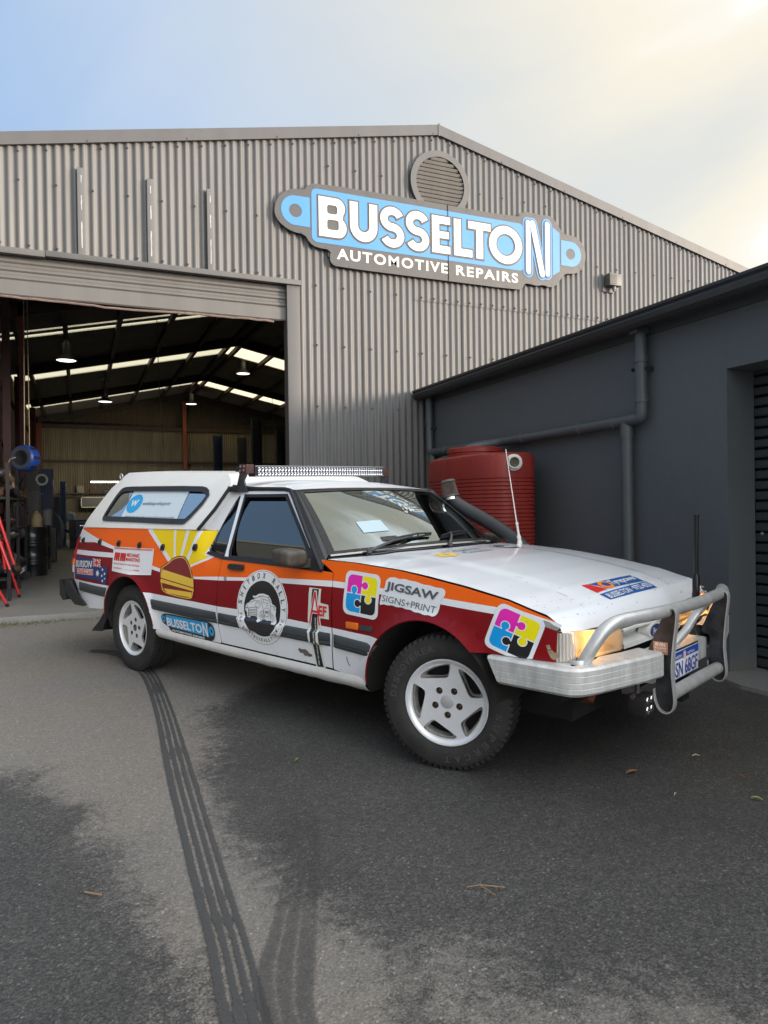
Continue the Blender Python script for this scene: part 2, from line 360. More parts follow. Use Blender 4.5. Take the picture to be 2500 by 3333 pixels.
def build_ground():
    xs = [-300, -80, -20, -6, -2.5]+[-1.5+.05*i for i in range(131)]+[6, 9, 20, 80, 300]
    ys = [-300, -80, -20, -6, -1, .3]+[.8+.055*i for i in range(137)]+[FD, 20, 60, 300]
    LB = [(-3, 3.95), (-.36, 3.79), (-.23, 3.7), (-.1, 3.24), (.08, 3.21), (.03, 2.96), (.13, 2.82), (.14, 2.55), (.2, 2.27), (.25, 2.07), (.26, 1.78), (.27, .8)]
    RB = [(.80, .8), (.77, 1.84), (.67, 2.1), (.63, 2.45), (.49, 2.66), (.60, 3.02), (.54, 3.08), (.5, 3.44), (.66, 3.77), (.67, 4.34), (1.1, 4.9), (2, 5.6), (2.6, 7), (3, 9), (-3, 9)]
    P = LB+RB; P2 = [(.72, 1.0), (.76, 1.80), (1.0, 1.82), (1.15, 1.56), (1.6, 1.3), (2.2, .9), (2.2, .4), (.8, .4)]
    def sd(x, y, P):
        d = 9
        for i in range(len(P)):
            a, b = P[i], P[(i+1) % len(P)]; ex, ey = b[0]-a[0], b[1]-a[1]; t = max(0, min(1, ((x-a[0])*ex+(y-a[1])*ey)/(ex*ex+ey*ey)))
            d = min(d, math.hypot(x-a[0]-t*ex, y-a[1]-t*ey))
        return d if inpoly(x, y, P) else -d
    V = []; D = []
    for y in ys:
        for x in xs:
            V.append((x, y, gz(x, y)))
            D.append(max(0, min(1, .5+sd(x, y, P)/.45), min(.62, .42+sd(x, y, P2)/.6)))
    n = len(xs); F = [(j*n+i, j*n+i+1, (j+1)*n+i+1, (j+1)*n+i) for j in range(len(ys)-1) for i in range(n-1)]
    o = mesh_obj('ground', V, F, ASPH, smooth=None); a = o.data.attributes.new('dust', 'FLOAT', 'POINT'); a.data.foreach_set('value', D); struct(o)
build_ground()
# tyre marks on the asphalt, thin sheets 4 mm above it
def mark_mat(name, grooves, w, end):
    m = bpy.data.materials.new(name); m.use_nodes = True; nt = m.node_tree; b = nt.nodes['Principled BSDF']
    uv = nt.nodes.new('ShaderNodeUVMap').outputs[0]; sx = nt.nodes.new('ShaderNodeSeparateXYZ'); nt.links.new(uv, sx.inputs[0])
    t = nt.nodes.new('ShaderNodeTexCoord').outputs['Object']; n = noise(nt, t, 60, 4, .7); n0 = noise(nt, t, 190, 3, .7)
    nn = mathn(nt, 'ADD', mathn(nt, 'MULTIPLY_ADD', n, .10, -.05), mathn(nt, 'MULTIPLY_ADD', n0, .20, -.10)); u = mathn(nt, 'ADD', sx.outputs[0], nn)
    edge = mathn(nt, 'MULTIPLY', mrange(nt, u, .0, .06), mrange(nt, u, 1., .94)); a = edge
    for g in grooves:
        d = mathn(nt, 'ABSOLUTE', mathn(nt, 'SUBTRACT', u, g))
        brk = mrange(nt, noise(nt, t, 4.5, 3, .6), .34, .46); gw = mathn(nt, 'MULTIPLY_ADD', brk, w, .0)
        a = mathn(nt, 'MULTIPLY', a, mrange(nt, mathn(nt, 'SUBTRACT', d, gw), .0, .025))
    a = mathn(nt, 'MULTIPLY', a, mrange(nt, n0, .22, .42, .55, 1.))
    a = mathn(nt, 'MULTIPLY', a, mrange(nt, sx.outputs[1], 0, end, .9 if end < .3 else .0, 1. if end < .3 else .5))
    nt.links.new(mathn(nt, 'MULTIPLY', a, .93), b.inputs['Alpha'])
    nt.links.new(mixc(nt, n0, (.036, .036, .037), (.080, .078, .075)), b.inputs['Base Color']); b.inputs['Roughness'].default_value = .72
    bp = nt.nodes.new('ShaderNodeBump'); bp.inputs['Strength'].default_value = .6; bp.inputs['Distance'].default_value = .005; nt.links.new(noise(nt, t, 120, 4, .7), bp.inputs['Height']); nt.links.new(bp.outputs[0], b.inputs['Normal'])
    return m
def tyre_mark(Lp, Rp, m, label, zo):
    n = 40; V = []; UV = []
    def at(P, t):
        s = t*(len(P)-1); i = min(int(s), len(P)-2); k = s-i
        q = [P[max(i-1, 0)], P[i], P[i+1], P[min(i+2, len(P)-1)]]
        return tuple(.5*((2*q[1][c])+(-q[0][c]+q[2][c])*k+(2*q[0][c]-5*q[1][c]+4*q[2][c]-q[3][c])*k*k+(-q[0][c]+3*q[1][c]-3*q[2][c]+q[3][c])*k**3) for c in (0, 1))
    for i in range(n+1):
        a, b = at(Lp, i/n), at(Rp, i/n)
        for p, u in ((a, 0), (b, 1)): V.append((p[0], p[1], gz(*p)+zo)); UV.append((u, i/n))
    F = [(2*i, 2*i+1, 2*i+3, 2*i+2) for i in range(n)]
    o = mesh_obj('tyre_mark', V, F, m, smooth=None); uv = o.data.uv_layers.new(name='UVMap')
    for l in o.data.loops: uv.data[l.index].uv = UV[l.vertex_index]
    tag(o, label, 'tyre mark')
tyre_mark([(.05, 6.47), (.18, 6.36), (.30, 6.10), (.36, 5.75), (.40, 5.4), (.407, 4.956), (.400, 4.5), (.387, 4.144), (.355, 3.5), (.337, 2.847), (.324, 2.394), (.317, 2.072), (.296, 1.769), (.28, 1.4), (.26, 1)],
          [(.09, 6.58), (.27, 6.45), (.41, 6.15), (.48, 5.78), (.515, 5.4), (.522, 4.956), (.517, 4.5), (.508, 4.144), (.488, 3.5), (.465, 2.847), (.449, 2.394), (.440, 2.072), (.425, 1.769), (.41, 1.4), (.40, 1)],
          mark_mat('tyre_mark_dark', (.29, .54, .78), .042, .10), 'long curved four ribbed dark tyre mark running from rear wheel', .004)
tyre_mark([(.80, 3.2), (.70, 2.7), (.64, 2.40), (.56, 2.217), (.49, 2.054), (.425, 1.905), (.40, 1.7), (.39, 1.4), (.38, 1)], [(.96, 3.2), (.86, 2.7), (.78, 2.40), (.70, 2.2), (.63, 2.0), (.58, 1.85), (.53, 1.70), (.50, 1.4), (.48, 1)],
          mark_mat('tyre_mark_faint', (.3, .62), .012, .55), 'faint wavy tyre mark joining the ribbed mark near the bottom', .008)
# concrete
def concrete_mat(name, c1, c2, c3=None, rough=.75):
    m = bpy.data.materials.new(name); m.use_nodes = True; nt = m.node_tree; b = nt.nodes['Principled BSDF']
    t = nt.nodes.new('ShaderNodeTexCoord').outputs['Object']
    c = mixc(nt, mrange(nt, noise(nt, t, 1.3, 6, .65), .35, .7), c1, c2); c = mixc(nt, mrange(nt, noise(nt, t, 60, 4, .6), .45, .8), c, c3 or tuple(q*.6 for q in c1))
    nt.links.new(c, b.inputs['Base Color']); b.inputs['Roughness'].default_value = rough
    bp = nt.nodes.new('ShaderNodeBump'); bp.inputs['Strength'].default_value = .3; bp.inputs['Distance'].default_value = .004; nt.links.new(noise(nt, t, 90, 4), bp.inputs['Height']); nt.links.new(bp.outputs[0], b.inputs['Normal'])
    return m
CONC = concrete_mat('shed_floor_concrete', (.24, .23, .21), (.17, .165, .15), rough=.42)
APRON = concrete_mat('apron_concrete', (.22, .21, .20), (.17, .165, .16))
mb = MB(); mb.bbox(-1.7, 10.5, FD-.02, 32.2, .05, .214, .012); struct(mb.obj('shed_floor', CONC))
mb = MB()
ap = [(4.24, 3.86), (4.06, 3.60), (4.02, 3.39), (4.04, 3.15), (4.06, 2.5), (4.1, 1), (4.1, -7), (4.6, -7), (4.6, 3.70)]
mb.prism(ap, lambda x, y, t: (x, y, gz(x, y)+t), -.1, .028); struct(mb.obj('apron_pavement', APRON, smooth=None))
nb = thing('neighbour_shed', 'tall dark shed with pale gutter left of the yard', 'building', (-10.5, 18, 0))
q = MB(); q.box(-6, 0, -22, 30, -.5, 5.7); q.obj('wall', mat('dark_cladding', (.10, .10, .10), .8), nb, smooth=None); q = MB(); q.box(-6.2, .12, -22.1, 30.1, 5.703, 5.9); q.obj('roof', mat('pale_gutter', (.26, .23, .19), .6), nb, smooth=None)
# ------------------------------------------------------------------ workshop shed
def steel_mat(name, c1, c2, rough=.5, metal=.0, vs=1.5, streak=(3, 3, .25)):
    return mat(name, c1, rough, metal, col2=c2, vscale=vs, streak=streak, spec=.5)
CLAD = steel_mat('grey_corrugated_steel', (.110, .108, .105), (.092, .091, .090), .48, vs=3)
CLAD2 = steel_mat('grey_flashing', (.090, .087, .084), (.078, .076, .074), .5)
DOORM = steel_mat('roller_door_steel', (.112, .106, .098), (.095, .090, .084), .5)
INCL = steel_mat('inner_cladding', (.13, .115, .085), (.085, .077, .058), .6)
ROOFIN = mat('roof_underside', (.13, .125, .115), .8, var=.3, vscale=2)
FRAME = mat('dark_steel_frame', (.025, .018, .018), .6, var=.3)
REDOX = mat('red_oxide_steel', (.10, .022, .016), .6, var=.3)
SCREW = mat('screw_head', (.045, .042, .04), .5)
def skylight_mat():
    m = bpy.data.materials.new('skylight_sheet'); m.use_nodes = True; nt = m.node_tree; nt.nodes.clear(); o = nt.nodes.new('ShaderNodeOutputMaterial')
    t = nt.nodes.new('ShaderNodeBsdfTranslucent'); t.inputs[0].default_value = (.85, .80, .68, 1); tr = nt.nodes.new('ShaderNodeBsdfTransparent'); tr.inputs[0].default_value = (1, .90, .66, 1)
    mxs = nt.nodes.new('ShaderNodeMixShader'); mxs.inputs[0].default_value = .55; nt.links.new(t.outputs[0], mxs.inputs[1]); nt.links.new(tr.outputs[0], mxs.inputs[2]); nt.links.new(mxs.outputs[0], o.inputs[0]); return m
SKYL = skylight_mat()
shed = thing('workshop_building', 'large grey corrugated steel workshop with gable roof and open roller door', 'building', (0, FD, 0))
CX, RZ, SL = 4.434, 6.32, .213
rooftop = lambda x: RZ-SL*abs(x-CX)
PIT = .09
def corr(name, x0, x1, z0, ztop, y=0, amp=.0115, axis='x', m=None, parent=shed, off=0, seg=8):
    V = []; n = max(2, int(round((x1-x0)/PIT*seg))); 
    for i in range(n+1):
        x = x0+(x1-x0)*i/n; d = amp*math.cos(2*math.pi*(x-.02)/PIT)
        for z in (z0, ztop(x) if callable(ztop) else ztop): V.append((x, y-d+off, z) if axis == 'x' else (y+d, x, z))
    F = [(2*i, 2*i+2, 2*i+3, 2*i+1) for i in range(n)]
    return mesh_obj(name, V, F, m or CLAD, parent=parent, smooth=80)
laps = [-1.62, -1.0, -.28, .44, 1.16, 1.88, 2.50]
for i, (a, b) in enumerate(zip(laps, laps[1:])): corr('wall_sheet', a, b+.02, 4.03, lambda x: rooftop(x)-.10, off=-.004*(i % 2))
for i, (a, b) in enumerate(((2.50, 3.32), (3.32, 4.04))): corr('wall_sheet', a, b+(.02 if i == 0 else 0), .16, lambda x: rooftop(x)-.10, off=-.004*(i % 2))
x = 4.04; i = 0
while x < 10.4:
    b = min(x+.72, 10.45)
    corr('wall_sheet', x, min(b+.02, 10.45), 3.99, lambda x: rooftop(x)-.10, off=-.005-.004*(i % 2)); corr('wall_sheet', x, min(b+.02, 10.45), .16, 4.01, off=.003-.004*(i % 2)); x += .72; i += 1
mb = MB()   # screw heads
def screw(x, z, y=-.0165):
    M = axisM((x, y, z), (0, -1, 0)); mb.lathe([(.013, 0), (.013, .004), (.008, .006), (.007, .011), (0, .012)], 6, M)
k = 0; x = .02-PIT*18
while x < 10.3:
    if x > -1.5:
        zt = rooftop(x)-.19
        if k % 3 == 0 and not (2.2 < x < 6.8 and 4.3 < zt < 5.3): screw(x, zt)
        if k % 3 == 1 and x < 2.3: screw(x, 4.10)
        if k % 4 == 0:
            if not 2.2 < x < 6.8: screw(x, 4.775)
            if x > 2.6: screw(x, 3.30)
            if 2.6 < x < 4.0: screw(x, 4.03); screw(x, 2.55)
        if x > 4.05 and k % 2 == 0: screw(x, 4.03, -.0205)
        if k % 4 == 2 and CX-1.6 < x < CX+1.9 and not 3.95 < x < 4.92: screw(x, 5.52)
    x += PIT; k += 1
struct(mb.obj('screw_heads', SCREW, shed), 'stuff')
# barge flashing, jamb, head flashing
mb = MB()
for s in (-1, 1):
    xe = -1.75 if s < 0 else 10.6
    for z0, z1, y0, y1 in ((-.135, 0, -.045, .0), (-.02, .004, .0, .14)):
        v = [(xx, yy, rooftop(xx)+zz) for xx in (CX, xe) for yy in (y0, y1) for zz in (z0, z1)]
        mb.add(v, [(0, 1, 3, 2), (4, 6, 7, 5), (0, 4, 5, 1), (2, 3, 7, 6), (0, 2, 6, 4), (1, 5, 7, 3)])
mb.box(CX-.012, CX+.012, -.052, -.045, RZ-.15, RZ+.01)
mb.obj('barge_flashing', CLAD2, shed, smooth=None)
mb = MB()
for x in [-.9+1.05*i for i in range(12)]:
    M = axisM((x, -.045, rooftop(x)-.115), (0, -1, 0)); mb.lathe([(.010, 0), (.010, .005), (0, .007)], 6, M)
struct(mb.obj('barge_screws', SCREW, shed), 'stuff')
for a_, b_ in ((2.345, 2.505), (-1.7, -1.5)): mb = MB(); mb.bbox(a_, b_, -.03, .14, .15, 4.02, .004); mb.obj('door_jamb', CLAD2, shed)
mb = MB(); mb.bbox(-1.7, -.28, -.055, .02, 3.985, 4.05, .003); mb.bbox(-.276, 2.515, -.062, .015, 3.995, 4.055, .003); mb.obj('head_flashing', CLAD2, shed)
mb = MB(); mb.box(-1.6, 2.34, .14, .30, 3.9, 4.1); mb.obj('door_header', FRAME, shed)
# cover posts
for x0, x1, z0, z1 in ((.042, .118, 4.03, 4.99), (.755, .828, 4.03, 4.99), (1.41, 1.482, 4.025, 4.985)):
    mb = MB(); mb.bbox(x0, x1, -.050, -.009, z0, z1, .004, 0); c = mb.obj('cover_post', steel_mat('post_paint', (.120, .118, .115), (.10, .10, .098)), shed)
    q = MB(); rnd = random.Random(int(x0*1000)); xm = (x0+x1)/2
    for (za, zb) in ((z1-.16, z1-.08), (z1-.45, z1-.30), (z0+.1, z0+.38)):
        P = []; nn = 7
        for i in range(nn): P.append((xm+.004+rnd.uniform(.000, .006), za+(zb-za)*i/(nn-1)))
        for i in range(nn): P.append((xm-rnd.uniform(.000, .005), zb-(zb-za)*i/(nn-1)))
        q.prism(P, lambda a, b, t: (a, -.0505-t, b), 0, .0006)
    struct(q.obj('paint_scrape', mat('scrape_grey', (.38, .38, .36), .6), c, smooth=None), 'stuff')
# roller door, partly rolled up
mb = MB(); P = []; z = 3.99
prof = [(.05, 4.0)]
for k in range(3):
    z = 3.97-k*.085; prof += [(.05, z), (.035, z-.02), (.035, z-.045), (.05, z-.06)]
prof += [(.05, 3.725), (.03, 3.72), (.03, 3.585), (.045, 3.57)]
V = [(x, y, z) for x in (-1.5, 2.345) for y, z in prof]; n = len(prof)
rd = mesh_obj('roller_door', V, [(i, i+1, n+i+1, n+i) for i in range(n-1)], DOORM, parent=shed, smooth=30)
mb = MB(); V = []; rnd = random.Random(3)
path = [(-1.5+i*.1, .045+rnd.uniform(-.006, .006), 3.563-.004+rnd.uniform(-.006, .004)-(.018*max(0, math.sin((i-12)*.2)) if i > 12 else 0)) for i in range(38)]
mb.tube(path, .013, 6); mb.obj('weather_seal', mat('old_rubber_seal', (.18, .13, .115), .8, var=.4, vscale=20), rd)
# louvre vent
vent = MB(); vc = (4.44, 5.535)
def ringm(mb, ro, ri, y0, y1, n=56):
    M = axisM((vc[0], 0, vc[1]), (0, -1, 0)); mb.lathe([(ri, -y0), (ri, -y1), (ro, -y1), (ro, -y0), (ri, -y0)], n, M)
ringm(vent, .435, .355, .01, -.058); vo_ = vent.obj('louvre_vent', CLAD2, shed)
m2 = MB(); m2.lathe([(0, .022), (.36, .022)], 40, axisM((vc[0], 0, vc[1]), (0, -1, 0))); m2.obj('vent_back', DARK, vo_)
for i in range(13):
    z = vc[1]-.33+i*.055; h = math.sqrt(max(0, .355**2-(z-vc[1])**2))
    if h > .05:
        q = MB(); q.beam((vc[0]-h, -.038, z), (vc[0]+h, -.038, z), .006, .038, up=(0, -.62, .78)); q.obj('slat', steel_mat('louvre_paint', (.20, .188, .172), (.17, .16, .15)), vo_, smooth=None)
# roof: opaque strips and translucent skylight sheets, on both slopes
YR = 23.9
def roofstrip(name, y0, y1, m, s):
    xe = -1.7 if s < 0 else 10.57; V = []
    for x in (CX, xe):
        for y in (y0, y1):
            for d in (-.03, 0): V.append((x, y, rooftop(x)+(.10 if y0 > .3 else -.02)+d))
    return mesh_obj(name, V, [(0, 1, 3, 2), (4, 6, 7, 5), (0, 4, 5, 1), (2, 3, 7, 6), (0, 2, 6, 4), (1, 5, 7, 3)], m, parent=shed, smooth=None)
cuts = [(.02, .30, 0), (.31, 8.88, 0), (8.88, 9.03, 1), (9.03, 9.30, 0), (9.30, 9.55, 1), (9.55, 13.75, 0), (13.75, 15.0, 1), (15.0, 19.75, 0), (19.75, 20.9, 1), (20.9, YR, 0)]
for a, b, k in cuts:
    for s in (-1, 1): roofstrip('skylight' if k else 'roof_sheet', a, b, SKYL if k else ROOFIN, s)
# portal frames, purlins, columns
for y in (6.66, 12.74, 18.79, 23.3):
    mb = MB()
    for s in (-1, 1):
        xe = -1.45 if s < 0 else 10.3
        mb.beam((CX, y, RZ-.05), (xe, y, rooftop(xe)-.06), .12, .24)
    mb.obj('rafter', FRAME, shed, smooth=None)
    for xe in (-1.4, 10.3):
        mb = MB(); mb.box(xe-.1, xe+.1, y-.09, y+.09, .21, rooftop(xe)-.2); mb.obj('column', REDOX, shed, smooth=None)
for x in (-1.15, -.2, .92, 2.1, 3.28, 4.28, 4.6, 5.6, 6.75, 7.9, 9.05, 10.2):
    mb = MB(); mb.box(x-.05, x+.05, .3, 23.4, rooftop(x)-.075, rooftop(x)+.06); mb.obj('purlin', FRAME, shed, smooth=None)
corr('rear_wall_cladding', -1.6, 10.45, .2, 4.8, y=23.5, m=INCL, seg=6, amp=.011)
corr('rear_wall_upper_shaded', -1.6, 10.45, 4.8, lambda x: rooftop(x)+.08, y=23.5, m=steel_mat('shaded_cladding', (.035, .030, .022), (.025, .022, .017), .7), seg=6, amp=.011)  # upper part of the same wall, lack of light painted in as darker colour
mb = MB(); mb.box(-1.6, 10.45, 23.3, 23.42, 4.70, 4.86); mb.box(-1.6, 10.45, 23.36, 23.45, 3.30, 3.39); mb.box(-1.6, 10.45, 23.36, 23.45, 1.85, 1.93); mb.obj('girt', FRAME, shed, smooth=None)
mb = MB(); mb.box(4.20, 4.36, 23.25, 23.4, .2, 6.0); mb.obj('rear_column', mat('red_column', (.16, .04, .025), .6), shed, smooth=None)
mb = MB(); mb.box(-1.62, 10.47, 23.53, 23.56, .0, 5.0); mb.box(-1.72, -1.65, 0.02, 23.5, 0, 5.1); mb.box(10.47, 10.52, .02, 23.5, 0, 5.1); mb.obj('outer_wall', CLAD, shed, smooth=None)
V = []; corr('side_wall_cladding', .03, 23.4, .2, 4.95, y=-1.62, axis='y', m=INCL, seg=6, amp=.010)
mb = MB()
for z in (1.5, 2.9, 4.2): mb.box(-1.6, -1.54, .1, 23.3, z-.04, z+.04)
mb.obj('side_girt', FRAME, shed, smooth=None)
mb = MB(); mb.box(-.965, -.868, 3.1, 3.2, .214, 4.6); mb.obj('door_column', mat('dark_red_column', (.035, .010, .008), .6), shed, smooth=None)
mb = MB(); mb.box(-.985, -.885, 6.6, 6.74, .214, 5.2); mb.obj('inner_column', mat('red_brown_column', (.12, .03, .03), .6, var=.2), shed, smooth=None)
# pendant lamps
LAMPG = mat('lamp_diffuser_light', (1, .96, .88), .5, emis=1.6)
for i, (x, y, z, zt, lab) in enumerate(((-.202, 18., 4.79, 5.1, 'black high bay lamp hanging nearest the roller door'), (5.096, 23.5, 5.79, 6.0, 'high bay lamp hanging right of the ridge'),
                          (.864, 25., 4.88, 5.35, 'high bay lamp hanging under the second rafter on the left'), (4.269, 29.5, 5.58, 6.0, 'farthest high bay lamp, small under the ridge'))):
    t = thing('pendant_lamp', lab, 'lamp', (x, y, z), group='lit lamps hanging in the workshop')
    mb = MB(); mb.lathe([(.09, .42), (.10, .40), (.10, .14), (.12, .12), (.24, .02), (.24, 0), (.225, 0), (.11, .10)], 24); mb.obj('lamp_shade', PLASTIC, t)
    mb = MB(); mb.lathe([(0, .012), (.222, .012)], 24); mb.obj('diffuser', LAMPG, t)
    mb = MB(); mb.tube([(0, 0, .4), (0, 0, .4+zt-z+.2)], .008, 6); mb.obj('cord', PLASTIC, t)
    pt = bpy.data.lights.new('lamp_light', 'SPOT'); pt.energy = 22; pt.spot_size = R(120); pt.spot_blend = .6; pt.color = (1, .9, .72); pt.shadow_soft_size = .15
    po = bpy.data.objects.new('lamp_light', pt); COL.objects.link(po); po.parent = t; po.location = (0, 0, -.06)
mb = MB(); mb.tube([(.41, 27, 2.335), (1.42, 27, 2.335)], .022, 10); o = mb.obj('tube_lamp', mat('tube_light', (1, .95, .84), .5, emis=7)); tag(o, 'lit fluorescent tube behind the white canopy', 'lamp')
pt = bpy.data.lights.new('tube_glow', 'AREA'); pt.energy = 38; pt.color = (1, .88, .66); pt.shape = 'RECTANGLE'; pt.size = 1.0; pt.size_y = .05
po = bpy.data.objects.new('tube_glow', pt); COL.objects.link(po); po.parent = o; po.location = (.9, 27.05, 2.33); po.rotation_euler = (R(80), 0, 0)
# ------------------------------------------------------------------ shop sign
SIGNG = mat('sign_grey', (.068, .065, .063), .5, var=.1); SIGNB = mat('sign_blue', (.055, .22, .47), .45, var=.06, vscale=3); SIGNW = mat('sign_cream_white', (.56, .55, .505), .5)
sign = thing('shop_sign', 'grey and blue shock absorber shaped sign reading BUSSELTON AUTOMOTIVE REPAIRS', 'sign', (0, FD-.032, 0))
flat = lambda yy: (lambda x, z, t=0: (x, yy-t, z))
board = [(2.193, 4.844), (2.22, 4.97), (2.30, 5.08), (2.42, 5.145), (2.573, 5.148), (2.60, 5.20), (2.704, 5.262), (4.045, 5.276), (5.627, 5.268), (5.69, 5.34), (5.78, 5.375), (5.86, 5.36), (5.93, 5.375), (6.019, 5.355), (6.123, 5.378), (6.22, 5.35), (6.29, 5.28), (6.331, 5.221), (6.43, 5.14), (6.544, 5.148), (6.66, 5.12), (6.76, 5.02), (6.794, 4.887), (6.76, 4.74), (6.67, 4.64), (6.56, 4.60), (6.43, 4.595), (6.34, 4.50), (6.28, 4.41), (6.15, 4.36), (6.05, 4.39), (5.935, 4.36), (5.80, 4.38), (5.731, 4.37), (5.70, 4.30), (5.628, 4.272), (4.207, 4.272), (2.979, 4.272), (2.91, 4.30), (2.882, 4.355), (2.90, 4.47), (2.72, 4.475), (2.63, 4.52), (2.57, 4.615), (2.42, 4.625), (2.30, 4.68), (2.22, 4.76)]
mb = MB(); mb.prism(chaikin(board, 1), flat(0), .012, .034); mb.obj('board', SIGNG, sign, smooth=None)
def plate(name, P, y0, y1, m, parent=sign, holes=None):
    if holes:
        v, f, _ = panel('', P, flat(y1)[0] if False else (lambda x, z: (x, -y1, z)), None, holes=holes, step=.3, make=False); q = MB(); q.add(v, f); 
        v2 = [(a, -y0, c) for a, b, c in v]; q.add(v2, f)
        for PP in [P]+holes:
            n = len(PP); q.add([(a, -y1, c) for a, c in PP]+[(a, -y0, c) for a, c in PP], [(i, (i+1) % n, n+(i+1) % n, n+i) for i in range(n)])
        return q.obj(name, m, parent, smooth=None)
    q = MB(); q.prism(P, flat(0), y0, y1); return q.obj(name, m, parent, smooth=None)
for bx_, bz_ in ((2.9, 4.42), (2.9, 5.1), (4.4, 4.42), (4.4, 5.1), (5.9, 4.6), (5.9, 5.2)): q = MB(); q.box(bx_-.03, bx_+.03, -.012, .018, bz_-.03, bz_+.03); q.obj('spacer', SIGNG, sign, smooth=None)
plate('blue_panel', rrect(2.657, 5.72, 4.54, 5.19, .07), .034, .037, SIGNB)
lobe = [(2.636, 5.066)]+circle(2.455, 4.885, .178, n=24, a0=R(90), a1=R(270))+[(2.636, 4.707)]
plate('blue_lobe', lobe, .034, .037, SIGNB, holes=[circle(2.455, 4.883, .080, n=24)])
lobe = [(6.353, 4.70)]+circle(6.525, 4.878, .178, n=24, a0=R(-90), a1=R(90))+[(6.353, 5.056)]
plate('blue_lobe', lobe, .034, .037, SIGNB, holes=[circle(6.516, 4.878, .078, n=24)])
plate('blue_end_panel', [(6.208, 5.222), (6.33, 5.15), (6.325, 4.608), (6.208, 4.537)], .034, .037, SIGNB)
def offs(P, d):
    n = len(P); A = sum(P[i][0]*P[(i+1) % n][1]-P[(i+1) % n][0]*P[i][1] for i in range(n)); sg = 1 if A > 0 else -1; out = []
    for i in range(n):
        a, b, c = P[i-1], P[i], P[(i+1) % n]; u = (b[0]-a[0], b[1]-a[1]); v = (c[0]-b[0], c[1]-b[1]); lu = math.hypot(*u) or 1; lv = math.hypot(*v) or 1
        n1 = (u[1]/lu*sg, -u[0]/lu*sg); n2 = (v[1]/lv*sg, -v[0]/lv*sg); m = (n1[0]+n2[0], n1[1]+n2[1]); k = max(.5, (m[0]*n1[0]+m[1]*n1[1])); out.append((b[0]+m[0]*d/k, b[1]+m[1]*d/k))
    return out
def glyph(ch, w, h, t):
    """heavy capital as (outline, holes) in a box w x h with stroke t"""
    if ch == 'E': return [(0, 0), (w, 0), (w, t*.92), (t, t*.92), (t, h/2-t*.42), (w*.92, h/2-t*.42), (w*.92, h/2+t*.42), (t, h/2+t*.42), (t, h-t*.92), (w, h-t*.92), (w, h), (0, h)], []
    if ch == 'L': return [(0, 0), (w, 0), (w, t*.92), (t, t*.92), (t, h), (0, h)], []
    if ch == 'T': c = w/2; return [(c-t/2, 0), (c+t/2, 0), (c+t/2, h-t*.92), (w, h-t*.92), (w, h), (0, h), (0, h-t*.92), (c-t/2, h-t*.92)], []
    if ch == 'U':
        r = w/2; ri = r-t; ry = r*1.05; P = [(w, h), (w-t, h)]+[(r+ri*math.cos(R(-a)), ry+ri*.95*math.sin(R(-a))) for a in range(0, 181, 15)]+[(t, h), (0, h)]+[(r-r*math.cos(R(a)), ry-ry*math.sin(R(a))) for a in range(0, 181, 12)]; return P, []
    if ch == 'O': return circle(w/2, h/2, w/2, h/2, 48), [circle(w/2, h/2, w/2-t*1.05, h/2-t, 36)]
    if ch == 'B':
        m = h*.52; P = [(0, 0)]+[(w-m*.46+m*.46*math.cos(R(a)), m/2+m/2*math.sin(R(a))) for a in range(-90, 61, 12)]
        h2 = h-m*.96; P += [(w*.95-h2*.46+h2*.46*math.cos(R(a)), h-h2/2+h2/2*math.sin(R(a))) for a in range(-40, 91, 12)]+[(0, h)]
        return P, [rrect(t, w-t*.95, t*.85, m-t*.35, .03, 4), rrect(t, w*.95-t*.95, m+t*.30, h-t*.85, .03, 4)]
    if ch == 'S':
        r = (h-t)/4; rx_ = (w-t)/2; cx_ = w/2; C = [(cx_+rx_*math.cos(R(a)), h-t/2-r+r*math.sin(R(a))) for a in range(22, 271, 14)]+[(cx_+rx_*math.cos(R(a)), t/2+r+r*math.sin(R(a))) for a in range(82, -159, -14)]
        Lf = []; Rt = []
        for i, p in enumerate(C):
            a = C[max(i-1, 0)]; b = C[min(i+1, len(C)-1)]; dx, dy = b[0]-a[0], b[1]-a[1]; l = math.hypot(dx, dy); nx, ny = -dy/l*t/2, dx/l*t/2; Lf.append((p[0]+nx, p[1]+ny)); Rt.append((p[0]-nx, p[1]-ny))
        return Lf+Rt[::-1], []
def boldglyph(ch, x0, x1, z0, z1, y0, y1, m, name='letter', grow=0):
    P, H = glyph(ch, x1-x0, z1-z0, .108 if ch != 'S' else .102); P = [(x+x0, z+z0) for x, z in P]; H = [[(x+x0, z+z0) for x, z in h] for h in H]
    if grow: P = offs(P, grow); H = [offs(h, -grow*.8) for h in H] if ch != 'B' else []
    return plate(name, P, y0, y1, m, holes=H) if H else plate_cdt(name, P, y0, y1, m)
def plate_cdt(name, P, y0, y1, m):
    v, f, _ = panel('', P, lambda x, z: (x, -y1, z), None, step=.5, make=False); q = MB(); q.add(v, f); n = len(P)
    q.add([(a, -y1, c) for a, c in P]+[(a, -y0, c) for a, c in P], [(i, (i+1) % n, n+(i+1) % n, n+i) for i in range(n)]); return q.obj(name, m, sign, smooth=None)
for k, (ch, a, b) in enumerate((('B', 2.745, 3.105), ('U', 3.150, 3.520), ('S', 3.560, 3.892), ('S', 3.917, 4.250), ('E', 4.292, 4.562), ('L', 4.617, 4.896), ('T', 4.838, 5.183), ('O', 5.158, 5.690))):
    z0, z1 = (4.602, 5.118) if ch in 'SO' else (4.62, 5.105)
    boldglyph(ch, a, b, z0, z1, .037, .0385+.0003*k, SIGNG, 'letter_outline', grow=.022); boldglyph(ch, a, b, z0, z1, .0415, .046, SIGNW)
